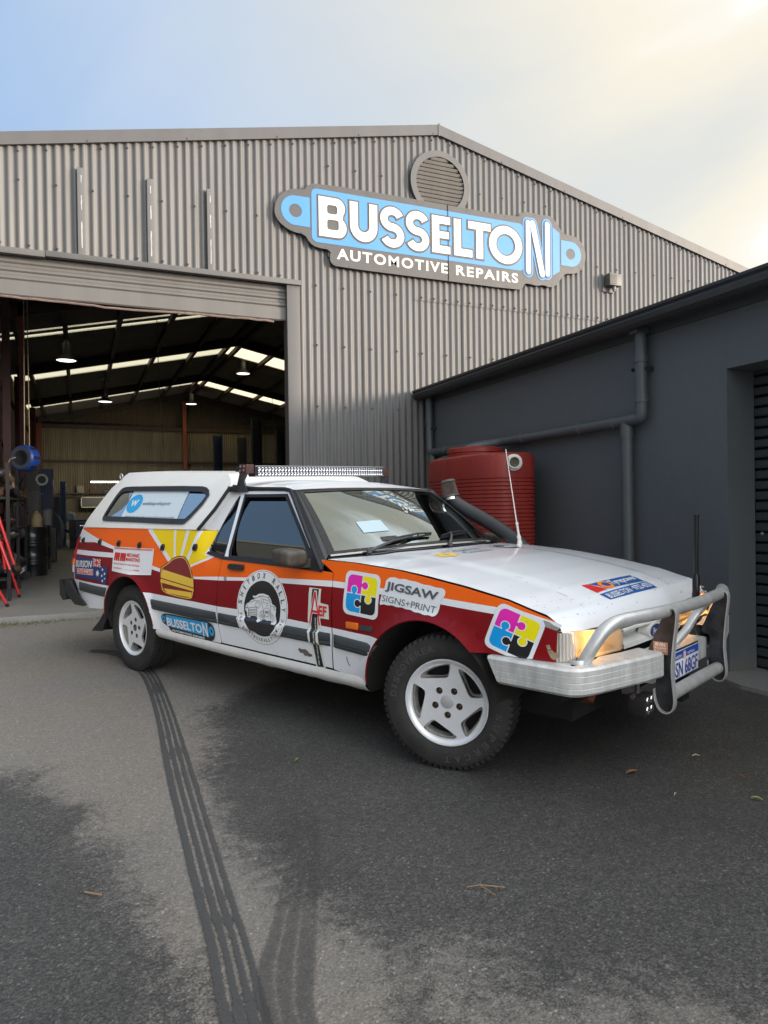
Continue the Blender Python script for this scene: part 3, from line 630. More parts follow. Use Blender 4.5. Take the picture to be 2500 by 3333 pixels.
def capsule(p, q, w, n=8):
    a = math.atan2(q[1]-p[1], q[0]-p[0]); return [(q[0]+w*math.cos(a-math.pi/2+math.pi*i/n), q[1]+w*math.sin(a-math.pi/2+math.pi*i/n)) for i in range(n+1)]+[(p[0]+w*math.cos(a+math.pi/2+math.pi*i/n), p[1]+w*math.sin(a+math.pi/2+math.pi*i/n)) for i in range(n+1)]
Nb = (((5.79, 4.545), (5.79, 5.215)), ((5.865, 5.215), (6.02, 4.53)), ((6.11, 4.545), (6.11, 5.235)))
for gi, (grow, y0, y1, m) in enumerate(((.062, .0345, .0385, SIGNB), (.040, .0388, .041, SIGNG), (.026, .0412, .0435, SIGNB))):
    for k, (p, q) in enumerate(Nb): plate('spring_coil_outline', capsule(p, q, .022+grow), y0+.0004*k, y1+.0004*k, m)
for k, (p, q) in enumerate(Nb): plate('spring_coil', capsule(p, q, .043 if k == 1 else .036), .0445, .049+.001*k, SIGNW)
def textobj(name, s, fn, x0, z0, w, h, m, parent, bold=0, spacing=1, **k):
    q = MB(); text_into(q, s, fn, x0, z0, w, h, 0, bold, spacing, **k); return q.obj(name, m, parent, smooth=None)
textobj('lettering', 'AUTOMOTIVE', lambda x, z: (x, -.0365, z), 2.975, 4.365, 1.55, .135, SIGNW, sign, bold=.028, spacing=1.22)
textobj('lettering', 'REPAIRS', lambda x, z: (x, -.0365, z), 4.648, 4.362, .975, .135, SIGNW, sign, bold=.028, spacing=1.22)
mb = MB()
bb = chaikin(board, 1); L = 0
for a, b in zip(bb, bb[1:]+bb[:1]):
    L += math.dist(a, b)
    if L > .3:
        L = 0; c = (a[0]*.5+4.5*.0+b[0]*.5, (a[1]+b[1])/2); nx, nz_ = (4.5-c[0]), (4.85-c[1]); l = math.hypot(nx*.3, nz_); mb.lathe([(.007, 0), (.007, .003), (0, .004)], 6, axisM((c[0]+nx*.3/l*.03, -.034, c[1]+nz_/l*.03), (0, -1, 0)))
struct(mb.obj('sign_screws', SCREW, sign), 'stuff')
mb = MB(); mb.box(4.535, 4.538, -.0455, -.034, 4.275, 5.27); mb.obj('board_seam', SIGNG, sign, smooth=None)
# wall box with louvred hood and gland
wb = thing('wall_light', 'small dark box lamp on the corrugated wall right of the sign', 'light', (7.25, FD, 4.56))
mb = MB(); mb.bbox(-.13, .09, -.03, -.008, -.14, .12, .008); mb.obj('mounting_plate', CLAD2, wb)
mb = MB(); mb.bbox(-.10, .13, -.15, -.03, -.07, .11, .02); mb.obj('housing', mat('lamp_box_grey', (.10, .095, .085), .5), wb)
for i in range(6): q = MB(); q.box(-.095, .03, -.156, -.15, -.045+i*.024, -.035+i*.024); q.obj('fin', PLASTIC, wb, smooth=None)
mb = MB(); mb.tube([(.03, -.09, -.07), (.03, -.09, -.115)], .03, 12); mb.tube([(.03, -.09, -.115), (.03, -.09, -.14)], .02, 12); mb.obj('cable_gland', mat('grey_plastic', (.22, .21, .2), .5), wb)
# ------------------------------------------------------------------ rendered building on the right
WX = 4.25
def render_mat():
    m = bpy.data.materials.new('dark_render'); m.use_nodes = True; nt = m.node_tree; b = nt.nodes['Principled BSDF']; t = nt.nodes.new('ShaderNodeTexCoord').outputs['Object']
    c = mixc(nt, mrange(nt, noise(nt, t, .9, 5, .6), .3, .75), (.092, .103, .114), (.080, .090, .099)); c = mixc(nt, mrange(nt, noise(nt, t, 14, 5, .7), .5, .8), c, (.098, .110, .120))
    sz = nt.nodes.new('ShaderNodeSeparateXYZ'); nt.links.new(t, sz.inputs[0]); dz = mathn(nt, 'ADD', sz.outputs[2], mathn(nt, 'MULTIPLY_ADD', noise(nt, t, 7, 6, .7), .5, -.22)); c = mixc(nt, mrange(nt, dz, .05, .32, .55, 0.), c, (.16, .145, .125))
    mp_ = nt.nodes.new('ShaderNodeMapping'); mp_.inputs['Scale'].default_value = (3, 9, .5); nt.links.new(t, mp_.inputs[0]); c = mixc(nt, mrange(nt, noise(nt, mp_.outputs[0], 1.5, 5, .7), .58, .85, 0., .35), c, (.12, .125, .125))
    nt.links.new(c, b.inputs['Base Color']); b.inputs['Roughness'].default_value = .62
    bp = nt.nodes.new('ShaderNodeBump'); bp.inputs['Strength'].default_value = .35; bp.inputs['Distance'].default_value = .003; nt.links.new(noise(nt, t, 45, 6, .7), bp.inputs['Height']); nt.links.new(bp.outputs[0], b.inputs['Normal']); return m
RENDR = render_mat()
TRIM = mat('dark_trim', (.055, .060, .063), .45, var=.1); GUT = mat('dark_gutter', (.030, .032, .034), .35, var=.15); PIPE = mat('pipe_paint', (.078, .090, .098), .42, var=.12, vscale=5); RDOOR = mat('dark_roller', (.040, .046, .050), .42, var=.15)
rb = thing('side_building', 'low dark blue grey rendered building with gutter beside the workshop', 'building', (WX, 0, 0))
mb = MB(); RY = 3.675; RT = 2.25
mb.box(0, .27, RY, FD-.012, -.1, 2.68); mb.box(.001, .27, -.6, RY, RT, 2.68); mb.box(0, .27, -7, -.6, -.1, 2.68)
mb.box(.272, 6.2, 4.2, FD-.02, -.1, 2.7); mb.box(.6, 6.2, -7, 4.2, -.1, 2.7)
mb.obj('wall', RENDR, rb, smooth=None)
mb = MB(); mb.box(-.018, .02, -7, FD-.012, 2.652, 2.78); mb.obj('fascia', TRIM, rb, smooth=None); mb = MB(); mb.box(-.13, -.019, -7, FD-.014, 2.765, 2.775); mb.obj('soffit', TRIM, rb, smooth=None)
P = [(-.12, 2.685), (-.21, 2.685), (-.235, 2.71), (-.25, 2.745), (-.24, 2.765), (-.255, 2.78), (-.255, 2.80), (-.24, 2.80), (-.235, 2.785), (-.12, 2.785)]
mb = MB(); mb.prism(P, lambda x, z, t: (x, t, z), -7, FD-.03); mb.obj('gutter', GUT, rb, smooth=None)
mb = MB(); mb.add([(-.20, -7, 2.775), (-.20, FD-.03, 2.775), (6.3, FD-.03, 3.1), (6.3, -7, 3.1), (-.20, -7, 2.79), (-.20, FD-.03, 2.79), (6.3, FD-.03, 3.115), (6.3, -7, 3.115)], [(0, 1, 2, 3), (7, 6, 5, 4), (0, 4, 5, 1), (1, 5, 6, 2), (2, 6, 7, 3), (3, 7, 4, 0)]); mb.obj('roof', GUT, rb, smooth=None)
rs = thing('x', 'x', 'x'); bpy.data.objects.remove(rs)
mb = MB(); mb.box(.33, .36, -.6, RY+.02, .0, 2.28); rsd = mb.obj('roller_shutter', RDOOR, rb, smooth=None)
slp = [(.33, 0), (.275, .006), (.268, .012), (.268, .058), (.275, .064), (.33, .072)]
first = None
for i in range(29):
    z = .10+i*.0755
    if first is None:
        V = [(x, y, zz) for y in (-.59, RY-.005) for x, zz in slp]; n = len(slp)
        first = mesh_obj('slat', V, [(k, k+1, n+k+1, n+k) for k in range(n-1)], RDOOR, parent=rsd, smooth=None); o = first
    else: o = first.copy(); COL.objects.link(o)
    o.location = (0, 0, z)
mb = MB(); mb.lathe([(.012, 0), (.012, .006), (0, .01)], 10, axisM((.268, RY-.06, 1.07), (-1, 0, 0))); mb.obj('bolt', mat('zinc', (.5, .5, .5), .4, metal=.8), rsd)
def elbow(mb, p, r): mb.lathe([(r*1.12, -.05), (r*1.14, -.045), (r*1.14, .045), (r*1.12, .05)], 16, axisM(p[0], p[1]))
pipes = MB(); X0 = -.075; pr = .047
def pipe_run(mb, pts, r=pr): mb.tube(smooth_path(pts, 2), r, 16)
a = MB(); pipe_run(a, [(X0, 4.43, 2.72), (X0, 4.43, 2.4), (X0, 4.43, 2.08), (X0, 4.43, 1.99), (X0, 4.50, 1.985), (X0, 4.7, 1.98), (X0, 6.2, 1.98)])
a.tube(smooth_path([(X0, 6.2, 1.98), (X0, 6.42, 1.98), (X0-.06, 6.52, 1.97), (X0-.30, 6.62, 1.93), (X0-.40, 6.64, 1.86), (X0-.40, 6.64, 1.74)], 2), pr, 16)
for p, d in (((X0, 4.43, 2.46), (0, 0, 1)), ((X0, 4.43, 2.14), (0, 0, 1)), ((X0, 4.75, 1.98), (0, 1, 0)), ((X0, 5.2, 1.98), (0, 1, 0)), ((X0, 6.1, 1.98), (0, 1, 0))): a.lathe([(pr, -.03), (pr*1.13, -.028), (pr*1.13, .028), (pr, .03)], 16, axisM(p, d))
a.box(-.15, -.03, 4.385, 4.475, 2.66, 2.76); a.obj('drainpipe', PIPE, rb)
a = MB(); a.tube([(X0, 4.60, 1.97), (X0, 4.60, .08)], pr, 16); a.lathe([(pr*1.13, -.05), (pr*1.13, .05)], 16, axisM((X0, 4.60, 1.89), (0, 0, 1))); a.obj('drainpipe', PIPE, rb)
a = MB(); pipe_run(a, [(X0, 8.18, 2.72), (X0, 8.18, 2.3), (X0, 8.18, 2.0), (X0, 8.10, 1.99), (X0, 7.8, 1.99), (X0, 6.95, 1.99), (X0, 6.80, 1.99), (X0-.25, 6.74, 1.93), (X0-.28, 6.72, 1.75)])
a.tube([(X0, 8.10, 1.98), (X0, 8.10, .15)], pr, 14); a.lathe([(pr*1.13, -.05), (pr*1.13, .05)], 16, axisM((X0, 8.10, 1.88), (0, 0, 1)))
for p, d in (((X0, 8.18, 2.40), (0, 0, 1)), ((X0, 7.75, 1.99), (0, 1, 0)), ((X0, 7.0, 1.99), (0, 1, 0))): a.lathe([(pr, -.03), (pr*1.13, -.028), (pr*1.13, .028), (pr, .03)], 16, axisM(p, d))
a.obj('drainpipe', PIPE, rb)
a = MB()
for y, z in ((4.43, 2.38), (8.18, 2.3)): a.box(-.085, .0, y-.062, y-.052, z-.015, z+.015); a.box(-.125, .0, y+.05, y+.06, z-.012, z+.012)
a.obj('pipe_clip', PLASTIC, rb, smooth=None)
# ------------------------------------------------------------------ water tank
TANK = mat('red_tank_plastic', (.25, .025, .017), .48, col2=(.19, .020, .014), vscale=3, streak=(3, 3, .5))
tk = thing('water_tank', 'dark red ribbed slimline water tank beside the drainpipes', 'water tank', (3.80, 6.36, 0))
def tank():
    n = 64; hx, hy, r = .355, .755, .355; V = []; F = []
    def ring(g, z, k=1):
        out = []
        for i in range(n):
            a = 2*math.pi*i/n; ca, sa = math.cos(a), math.sin(a)
            x = (hx-g)*math.copysign(abs(ca)**.62, ca); yy = (hy-g)*math.copysign(abs(sa)**.85, sa); out.append((x*k, yy*k, z))
        return out
    prof = [(0, .10)]; z = .12
    while z < 1.54:
        prof += [(.0, z), (.001, z+.018), (.009, z+.026), (.009, z+.030)]; z += .037
    prof += [(.0, 1.56), (.002, 1.74), (.015, 1.78), (.05, 1.80)]
    for g, z in prof: V += ring(g, z)
    V += ring(.1, 1.815, .5); V.append((0, 0, 1.82)); m = len(prof)+1
    F = [(j*n+i, j*n+(i+1) % n, (j+1)*n+(i+1) % n, (j+1)*n+i) for j in range(m-1) for i in range(n)]+[((m-1)*n+i, (m-1)*n+(i+1) % n, m*n) for i in range(n)]
    return V, F
V, F = tank(); mesh_obj('tank_body', V, F, TANK, parent=tk, smooth=40)
mb = MB(); mb.lathe([(.285, 1.78), (.285, 1.84), (.30, 1.845), (.30, 1.885), (.28, 1.895), (.1, 1.915), (0, 1.92)], 40, Matrix.Translation((0, .05, 0)) @ Matrix.Diagonal((.95, 1, 1, 1))); mb.obj('lid', TANK, tk)
mb = MB(); M = axisM((-.06, -.752, 1.70), (-.42, -.90, 0)); mb.lathe([(.078, -.02), (.078, .012), (.058, .016), (.058, .05), (.047, .05), (.045, -.02)], 28, M); ov = mb.obj('overflow_flange', mat('white_pvc', (.62, .62, .6), .4), tk)
mb = MB(); mb.lathe([(0, .028), (.047, .028)], 20, M); mb.obj('mesh_screen', mat('dirty_mesh', (.05, .05, .03), .8, col2=(.15, .13, .08), vscale=60), ov)
mb = MB(); mb.tube(smooth_path([(-.25, .43, 1.80), (-.22, .23, 1.83), (-.25, .08, 1.81), (-.2, -.2, 1.80)]), .006, 6); mb.obj('rope', mat('green_rope', (.10, .22, .13), .7), tk)
# ================================================================== THE CAR
TH = R(-65.5)
e1 = Vector((math.cos(TH), math.sin(TH), -.0155)).normalized(); lf = Vector((-math.sin(TH), math.cos(TH), 0)); lf.z = GS*lf.y; lf.normalize(); lf = (lf-e1*lf.dot(e1)).normalized(); upv = e1.cross(lf)
car = thing('car', 'white utility car with orange and maroon livery, sponsor stickers and canopy', 'car')
car.matrix_world = Matrix.Translation((1.154, 6.021, .102)) @ Matrix((e1, lf, upv)).transposed().to_4x4()
WPTS = [(.25, .88), (.38, .912), (.5, .928), (.62, .93), (.76, .92), (.9, .895), (1.0, .878), (1.1, .858)]
AR = ((.045, .36, .362), (2.87, .315, .395))     # wheel arches: x, z, radius
def Wb(x, z):
    t = z; w = WPTS[-1][1]
    if t <= WPTS[0][0]: w = WPTS[0][1]
    else:
        for (a, b), (c, d) in zip(WPTS, WPTS[1:]):
            if t <= c: w = b+(d-b)*(t-a)/(c-a); break
    if .86 < x < 1.15 and z > .9: k = min(1, (x-.86)/.14); k = k*k*(3-2*k); w += (min(w, .889-.47*(z-.90))-w)*k
    if x > 3.0: w -= .05*((x-3)/.55)**2
    if x < -.2: w -= .07*((-.2-x)/.75)**2
    return w
def W(x, z):
    w = Wb(x, z)
    for ax, az, r in AR:
        d = math.hypot(x-ax, z-az)
        if r-.012 <= d < r+.055 and z > az: w += .022*min(1, 1-(d-r)/.055)
    return w
def mtop(x): return pl(x, [(-.84, .608), (-.25, .606), (.36, .582), (1.18, .570), (2.24, .566), (2.60, .546)])
MH = .070
def Wm(x, z):   # side surface with the rubbing strip, for stickers that lie over it
    w = W(x, z); t = mtop(x)
    if t-MH-.006 < z < t+.006: w += .019*min(1, (t+.006-z)/.012, (z-t+MH+.006)/.012)
    return w
def sidefn(s, off=0., w=W): return lambda x, z, t=0: (x, s*(w(x, z)+off+t), z)
def arch(i, r=0, a0=0, a1=180, n=26): ax, az, ar = AR[i]; return [(ax+(ar+r)*math.cos(R(a0+(a1-a0)*k/n)), az+(ar+r)*math.sin(R(a0+(a1-a0)*k/n))) for k in range(n+1)]
SM = [WHITE, ORANGE, MAROON, YELLOW, WORN]
REG = [([(-.945, 1.05), (.24, 1.09), (.24, 1.062), (.57, .852), (.5, .798), (.365, .817), (-.22, .926), (-.93, 1.04)], 1),
       ([(-1.09, .924), (-.585, .945), (-.235, .905), (-.226, .878), (-1.10, .865)], 2),
       ([(-1.12, .824), (-.215, .842), (.372, .79), (.498, .776), (.921, .762), (1.181, .772), (1.435, .789), (1.827, .803), (2.229, .814), (2.32, .813), (2.97, .791), (3.245, .776), (3.486, .752), (3.60, .732), (3.60, .59), (3.22, .59), (2.579, .587), (2.235, .598), (1.877, .606), (1.395, .612), (1.181, .609), (.305, .624), (-.257, .626), (-1.0, .618)], 2),
       ([(.303, 1.063), (.30, 1.09), (1.10, 1.09), (1.06, 1.069), (.971, .925), (1.034, .907), (.831, .845), (.608, .867)], 3),
       ([(.583, 1.09), (.611, 1.09), (.626, .988), (.659, .87), (.632, .87), (.601, .996)], 0),
       ([(.742, 1.09), (.782, 1.09), (.73, .88), (.701, .88)], 0), ([(.882, 1.09), (.92, 1.09), (.811, .87), (.775, .87)], 0),
       ([(.856, .838), (1.036, .892), (1.17, .95), (2.12, .95), (2.148, .952), (2.205, .959), (2.402, .953), (2.68, .935), (2.85, .915), (3.08, .885), (3.314, .844), (3.50, .79), (3.572, .757), (3.377, .80), (3.273, .806), (2.974, .821), (2.32, .844), (2.218, .846), (1.782, .829), (1.426, .808), (1.176, .795), (.902, .775), (.864, .804)], 1)]
WORNP = chaikin([(3.44, .765), (3.49, .772), (3.53, .748), (3.57, .742), (3.575, .725), (3.52, .735), (3.47, .748)], 1)
ZTF = [(2.12, .951), (2.37, .948), (2.68, .929), (2.85, .909), (3.08, .879), (3.31, .838), (3.495, .782), (3.555, .757)]
def split(P, s): return P
for s in (-1, 1):
    regs = REG+([(WORNP, 4)] if s < 0 else [])
    # bed side
    out = [(-.925, 1.062), (-.3, 1.070), (.5, 1.076), (1.03, 1.078), (1.0, .965), (1.03, .93), (1.19, .905), (1.176, .80), (1.172, .62), (1.20, .385), (1.19, .372)]+[(.50, .372), (.41, .372)]+arch(0, 0, 2, 168)+[(-.305, .45), (-.40, .43), (-.66, .41), (-.80, .425), (-.93, .55), (-1.03, .62), (-1.06, .75), (-1.065, .84), (-1.03, .93), (-.97, 1.02)]
    panel('bed_side', out, sidefn(s), SM, regs, parent=car, lines=[arch(0, .055, 5, 160)])
    # door
    out = [(1.195, .908), (1.6, .902), (2.13, .893), (2.215, .889), (2.222, .80), (2.232, .62), (2.235, .55), (2.222, .40), (2.220, .375), (1.207, .378), (1.178, .62), (1.182, .80)]
    dr = panel('door', out, sidefn(s, .002), SM, regs, parent=car)
    # fender
    out = [(2.222, .889), (2.13, .945)]+ZTF[1:]+[(3.575, .74), (3.56, .60), (3.50, .596)]+arch(1, 0, 46, 180)+[(2.475, .33), (2.22, .365), (2.227, .40), (2.240, .55), (2.237, .62), (2.228, .80)]
    out = [(2.218, .889), (2.115, .942), (2.115, .952)]+ZTF[1:]+[(3.545, .742), (3.537, .735), (3.535, .602), (3.22, .602)]+arch(1, 0, 46, 176)+[(2.475, .33), (2.226, .372), (2.240, .55), (2.237, .62)]
    if s > 0: out = [(x, z-.014 if z > .74 and x > 2.2 else z) for x, z in out]
    fe = panel('fender', out, sidefn(s, .001), SM, regs, parent=car, lines=[arch(1, .055, 44, 150)])
    # sill
    V = []; 
    prof = [(.368, .913), (.345, .922), (.325, .918), (.298, .892), (.285, .86)]
    xs = [.42+i*.05 for i in range(42)]
    rnd = random.Random(5)
    for x in xs:
        x = min(x, 2.468)
        dz = pl(x, [(.42, .012), (1.2, .0), (2.47, -.004)])
        for k, (z, w) in enumerate(prof): V.append((x, s*w, z+dz+(rnd.uniform(-.004, .003) if k == 4 and x > 1.3 else 0)))
    n = len(prof); si = mesh_obj('sill', V, [(i*n+k, i*n+k+1, (i+1)*n+k+1, (i+1)*n+k) for i in range(len(xs)-1) for k in range(n-1)], mat('sill_white', (.72, .72, .71), .4, col2=(.62, .60, .56), vscale=7, coat=.2), parent=car)
    # rubbing strips
    for x0, x1, sl_ in ((-.86, -.252, .02), (.362, 1.165, -.02), (1.192, 2.222, 0), (2.246, 2.565, .055)):
        V = []; xs2 = [x0+(x1-x0)*i/12 for i in range(13)]
        pf = [(0, 0), (.004, .012), (.012, .017), (.040, .019), (.043, .014), (.048, .014), (.051, .018), (.062, .016), (.068, .010), (.070, 0)]
        for i, x in enumerate(xs2):
            for dz, p in pf:
                xx = x-(sl_*dz/MH if i == len(xs2)-1 else 0)
                z = mtop(xx)-dz; V.append((xx, s*(Wb(xx, z)+.003+p*(0.02 if i in (0, len(xs2)-1) else 1)), z))
        n = len(pf); mesh_obj('rubbing_strip', V, [(i*n+k, i*n+k+1, (i+1)*n+k+1, (i+1)*n+k) for i in range(12) for k in range(n-1)], MOULD, parent=car, smooth=50)
    # inner arch tunnels
    for i in (0, 1):
        A = arch(i, 0, -12 if i == 0 else 10, 190 if i == 0 else 184); V = []
        for x, z in A: V += [(x, s*(W(x, z)-.004), z), (x, s*.60, z)]
        mesh_obj('wheel_arch_liner', V, [(2*k, 2*k+1, 2*k+3, 2*k+2) for k in range(len(A)-1)], DIRTY, parent=car)
mb = MB(); mb.box(-.90, 3.46, -.60, .60, .27, .70); mb.box(-.85, .0, -.78, .78, .70, 1.0); mb.box(.42, 2.46, -.86, .86, .30, .56); mb.box(3.22, 3.46, -.80, .80, .5, .66); mb.box(2.2, 3.4, -.78, .78, .725, .73); mb.box(0, 1.0, -.80, .80, .74, 1.0); mb.obj('underbody', DARK, car, smooth=None)
mb = MB()
for s in (-1, 1):
    for (x0, x1, z0, z1) in ((-.8, 1.18, .75, .99), (-.78, -.34, .46, .8), (.42, 2.46, .39, .87), (3.24, 3.48, .61, .75), (2.26, 3.3, .72, .80)):
        V = [(x0, s*.86*(1 if x0 > -.5 else .93), z0), (x1, s*.86, z0), (x1, s*.85, z1), (x0, s*.85*(1 if x0 > -.5 else .93), z1)]; mb.add(V, [(0, 1, 2, 3)])
mb.obj('inner_panel', DARK, car, smooth=None)
# tail: tailgate, valance, bumper, tail lamps
def strip_between(name, A, B, m, parent=car, smooth=40, nseg=10, crown=0):
    V = []; n = nseg+1
    for a, b in zip(A, B):
        for i in range(n): t = i/nseg; V.append((a[0]+(b[0]-a[0])*t-crown*(1-(2*t-1)**2), a[1]+(b[1]-a[1])*t, a[2]+(b[2]-a[2])*t))
    return mesh_obj(name, V, [(j*n+i, j*n+i+1, (j+1)*n+i+1, (j+1)*n+i) for j in range(len(A)-1) for i in range(nseg)], m, parent=parent, smooth=smooth)
rear = [(-.66, .41), (-.80, .425), (-.93, .55), (-1.03, .62), (-1.06, .75), (-1.065, .84), (-1.03, .93), (-.97, 1.02), (-.925, 1.062)]
strip_between('tailgate', [(x, -W(x, z), z) for x, z in rear], [(x, W(x, z), z) for x, z in rear], MAROON, crown=.05)
for s in (-1, 1):
    tl = MB(); P0 = [(-.965, .972), (-1.005, .965), (-1.055, .86), (-1.078, .74), (-1.065, .672), (-1.035, .672), (-1.035, .76), (-1.02, .86)]
    def tf(x, z, t): w = W(x, z); return (x-t*.35, s*(w+.004-t*.25), z)
    for nm, za, zb, m in (('tail_lamp_red', .79, .975, REDL), ('tail_lamp_amber', .735, .788, AMB), ('tail_lamp_clear', .672, .733, mat('reverse_lens', (.45, .40, .40), .2, coat=.5))):
        V = []; zs = [za+(zb-za)*i/6 for i in range(7)]
        for z in zs:
            xf = pl(z, [(.672, -1.035), (.76, -1.032), (.86, -1.012), (.972, -.955)]); xr = pl(z, [(.672, -1.07), (.74, -1.085), (.86, -1.06), (.965, -1.0)])
            w = W(xf, z)
            V += [(xf, s*(w+.001), z), (xf-.006, s*(w+.012), z), (xr, s*(w+.004), z), (xr-.03, s*(w-.05), z), (xr-.05, s*.66, z)]
        mesh_obj(nm, V, [(i*5+k, i*5+k+1, (i+1)*5+k+1, (i+1)*5+k) for i in range(6) for k in range(4)], m, parent=car, smooth=50)
mb = MB()
sec = [(0, .0), (-.05, .0), (-.075, .02), (-.09, .16), (-.06, .175), (.0, .175)]
V = []; path = []
for y in [-.945, -.93, -.8, -.4, 0, .4, .8, .93, .945]:
    off = -1.04-.10*(1-(abs(y)/.945)**3); path.append((off, y))
pol = [(-1.075, .612), (-.985, .625), (-.93, .60), (-.80, .50), (-.665, .435), (-.70, .425), (-.84, .425), (-.97, .49)]
def wr(x, z, t):
    return (x, t, z)
mb.prism(pol, wr, -.93, -.905); mb.prism(pol, wr, .905, .93)
pol2 = [(-1.075, .612), (-.985, .60), (-.93, .58), (-.93, .50), (-.97, .47)]
mb.prism([(-1.12, .612), (-1.02, .612), (-1.0, .45), (-1.06, .44), (-1.12, .48)], wr, -.93, .93)
mb.obj('rear_bumper', PLASTIC, car)
for s in (-1, 1):
    fl = [(-.235, .53), (-.30, .46), (-.60, .235), (-.255, .300), (-.225, .52)]
    mb = MB(); mb.prism([(-.225, .54), (-.33, .42), (-.60, .232), (-.42, .25)], lambda x, z, t: (x, t, z), s*.905, s*.895)
    mb.add([(-.33, s*.90, .46), (-.57, s*.90, .235), (-.53, s*.66, .225), (-.34, s*.66, .45)], [(0, 1, 2, 3)]); mb.obj('mudflap', RUBBER, car, smooth=None)
# ---- bonnet
HP = [(0, .953), (.17, .948), (.38, .93), (.5, .911), (.66, .880), (.82, .84), (.90, .808), (.95, .777), (.985, .735), (1, .695)]
def hood_s(s):
    for (a, b), (c, d) in zip(HP, HP[1:]):
        if s <= c: return b+(d-b)*(s-a)/(c-a)
    return HP[-1][1]
def hx(y): return 2.33-.2*(y/.86)**2, 3.580-.022*(y/.8)**2
def hoodz(x, y):
    xr, xf = hx(y); s = max(0, min(1, (x-xr)/(xf-xr))); a = abs(y)
    z = hood_s(s)+.018*(1-(y/.86)**2)*(1-.5*s); cr_ = pl(a, [(0, .006), (.44, .006), (.53, 0), (.9, 0)])*min(1, (1-s)*4)
    return z+cr_+(.02*(abs(y)/.8)**2 if s > .985 else .02*(abs(y)/.8)**2*max(0, (s-.9)/.085))
V = []; us = [-1+2*i/60 for i in range(61)]; ss = [i/40*.86 for i in range(40)]+[.86+.14*i/16 for i in range(17)]
for s_ in ss:
    for u in us:
        y = u*.862; xr, xf = hx(y); x = xr+(xf-xr)*s_; V.append((x, y, hoodz(x, y)))
n = 61; F = [(j*n+i, j*n+i+1, (j+1)*n+i+1, (j+1)*n+i) for j in range(len(ss)-1) for i in range(60)]
b0 = len(V); j = len(ss)-1      # return lip under the nose
for u in us: y = u*.862; xr, xf = hx(y); V.append((xf-.025, y, hoodz(xf, y)-.006))
F += [(j*n+i, j*n+i+1, b0+i+1, b0+i) for i in range(60)]
HOODM = mat('bonnet_white', (.84, .86, .89), .24, coat=.7)
hood = mesh_obj('bonnet', V, F, HOODM, parent=car, smooth=60)
chips = MB(); rnd = random.Random(11)
for i in range(90):
    y = rnd.uniform(-.84, .6); xr, xf = hx(y); x = xf-.02-abs(rnd.gauss(0, .16)); r = rnd.uniform(.0016, .0045)
    P = [(x+r*rnd.uniform(.5, 1.3)*math.cos(a*1.05), y+r*rnd.uniform(.5, 1.3)*math.sin(a*1.05)) for a in range(6)]
    chips.add([(a, b, hoodz(a, b)+.0012) for a, b in P], [tuple(range(6))])
for (x0, y0, x1, y1, w) in ((3.347, -.538, 3.40, -.531, .004), (3.10, -.50, 3.14, -.49, .003), (3.42, .50, 3.50, .46, .004)):
    chips.add([(x0, y0, hoodz(x0, y0)+.0012), (x1, y1, hoodz(x1, y1)+.0012), (x1, y1+w, hoodz(x1, y1)+.0012), (x0, y0+w, hoodz(x0, y0)+.0012)], [(0, 1, 2, 3)])
struct(chips.obj('paint_chips', RUST, hood, smooth=None), 'stuff')
hfn = lambda off: (lambda x, y, t=0: (x, y, hoodz(x, y)+off+t))
def hpoly(name, P, m, off=.0015, parent=hood): return panel(name, P, hfn(off), m, step=.05, parent=parent, smooth=60)
tp = hpoly('tyre_shop_sticker', [(3.362, -.237), (3.357, .27), (3.436, .277), (3.430, -.166), (3.395, -.19)], TBLUE)
hpoly('red_sweep', [(3.356, -.305), (3.361, -.245), (3.40, -.205), (3.432, -.175), (3.443, -.308)], RED, parent=tp)
hpoly('phone_band', [(3.455, -.312), (3.442, .283), (3.503, .290), (3.503, -.295)], TBLUE, parent=tp)
h2 = hfn(.0035); tt = lambda u, v, t=0: h2(3.6-v, u)      # reads from the front: u across the car, v towards the rear
q = MB(); text_into(q, 'Tyrepower', tt, -.065, 3.6-3.428, .320, .056, R(1.2), bold=.015); text_into(q, 'BUSSELTON · 9752 4333', tt, -.275, 3.6-3.499, .535, .034, R(1.2), bold=.012)
q.obj('lettering', DECW, tp, smooth=None)
q = MB(); P = circle(-.125, 3.6-3.400, .062, .036, 24); P2 = circle(-.118, 3.6-3.398, .036, .020, 24)
q.add([tt(a, b) for a, b in P+P2], [(i, (i+1) % 24, 24+(i+1) % 24, 24+i) for i in range(24)]); q.obj('ring_logo', mat('print_orange', (.85, .22, .02), .4), tp, smooth=None)
# charity print and dark oval print near the windscreen
q = MB(); 
for k in range(6): a = k*math.pi/3; cx_, cy_ = 2.56+.035*math.cos(a), -.345+.055*math.sin(a); q.add([hfn(.002)(cx_+.026*math.cos(t*.785), cy_+.032*math.sin(t*.785)) for t in range(8)], [tuple(range(8))])
q.obj('flower_print', GOLD, hood, smooth=None)
q = MB(); text_into(q, 'Cancer', tt, -.19, 3.6-2.515, .27, .045, R(0), bold=.005); text_into(q, 'Council', tt, -.20, 3.6-2.60, .27, .05, R(0), bold=.005); q.obj('charity_lettering', DGREY, hood, smooth=None)
q = MB()
for rr, m_ in ((.125, 0),): 
    P = circle(2.49, .385, rr*.8, rr, 30); P2 = circle(2.49, .385, rr*.8*.96, rr*.96, 30); q.add([hfn(.002)(a, b) for a, b in P+P2], [(i, (i+1) % 30, 30+(i+1) % 30, 30+i) for i in range(30)])
P = circle(2.49, .385, .078, .10, 30); q.add([hfn(.002)(a, b) for a, b in P], [tuple(range(30))]); q.obj('round_print', mat('print_brown', (.06, .03, .03), .4), hood, smooth=None)
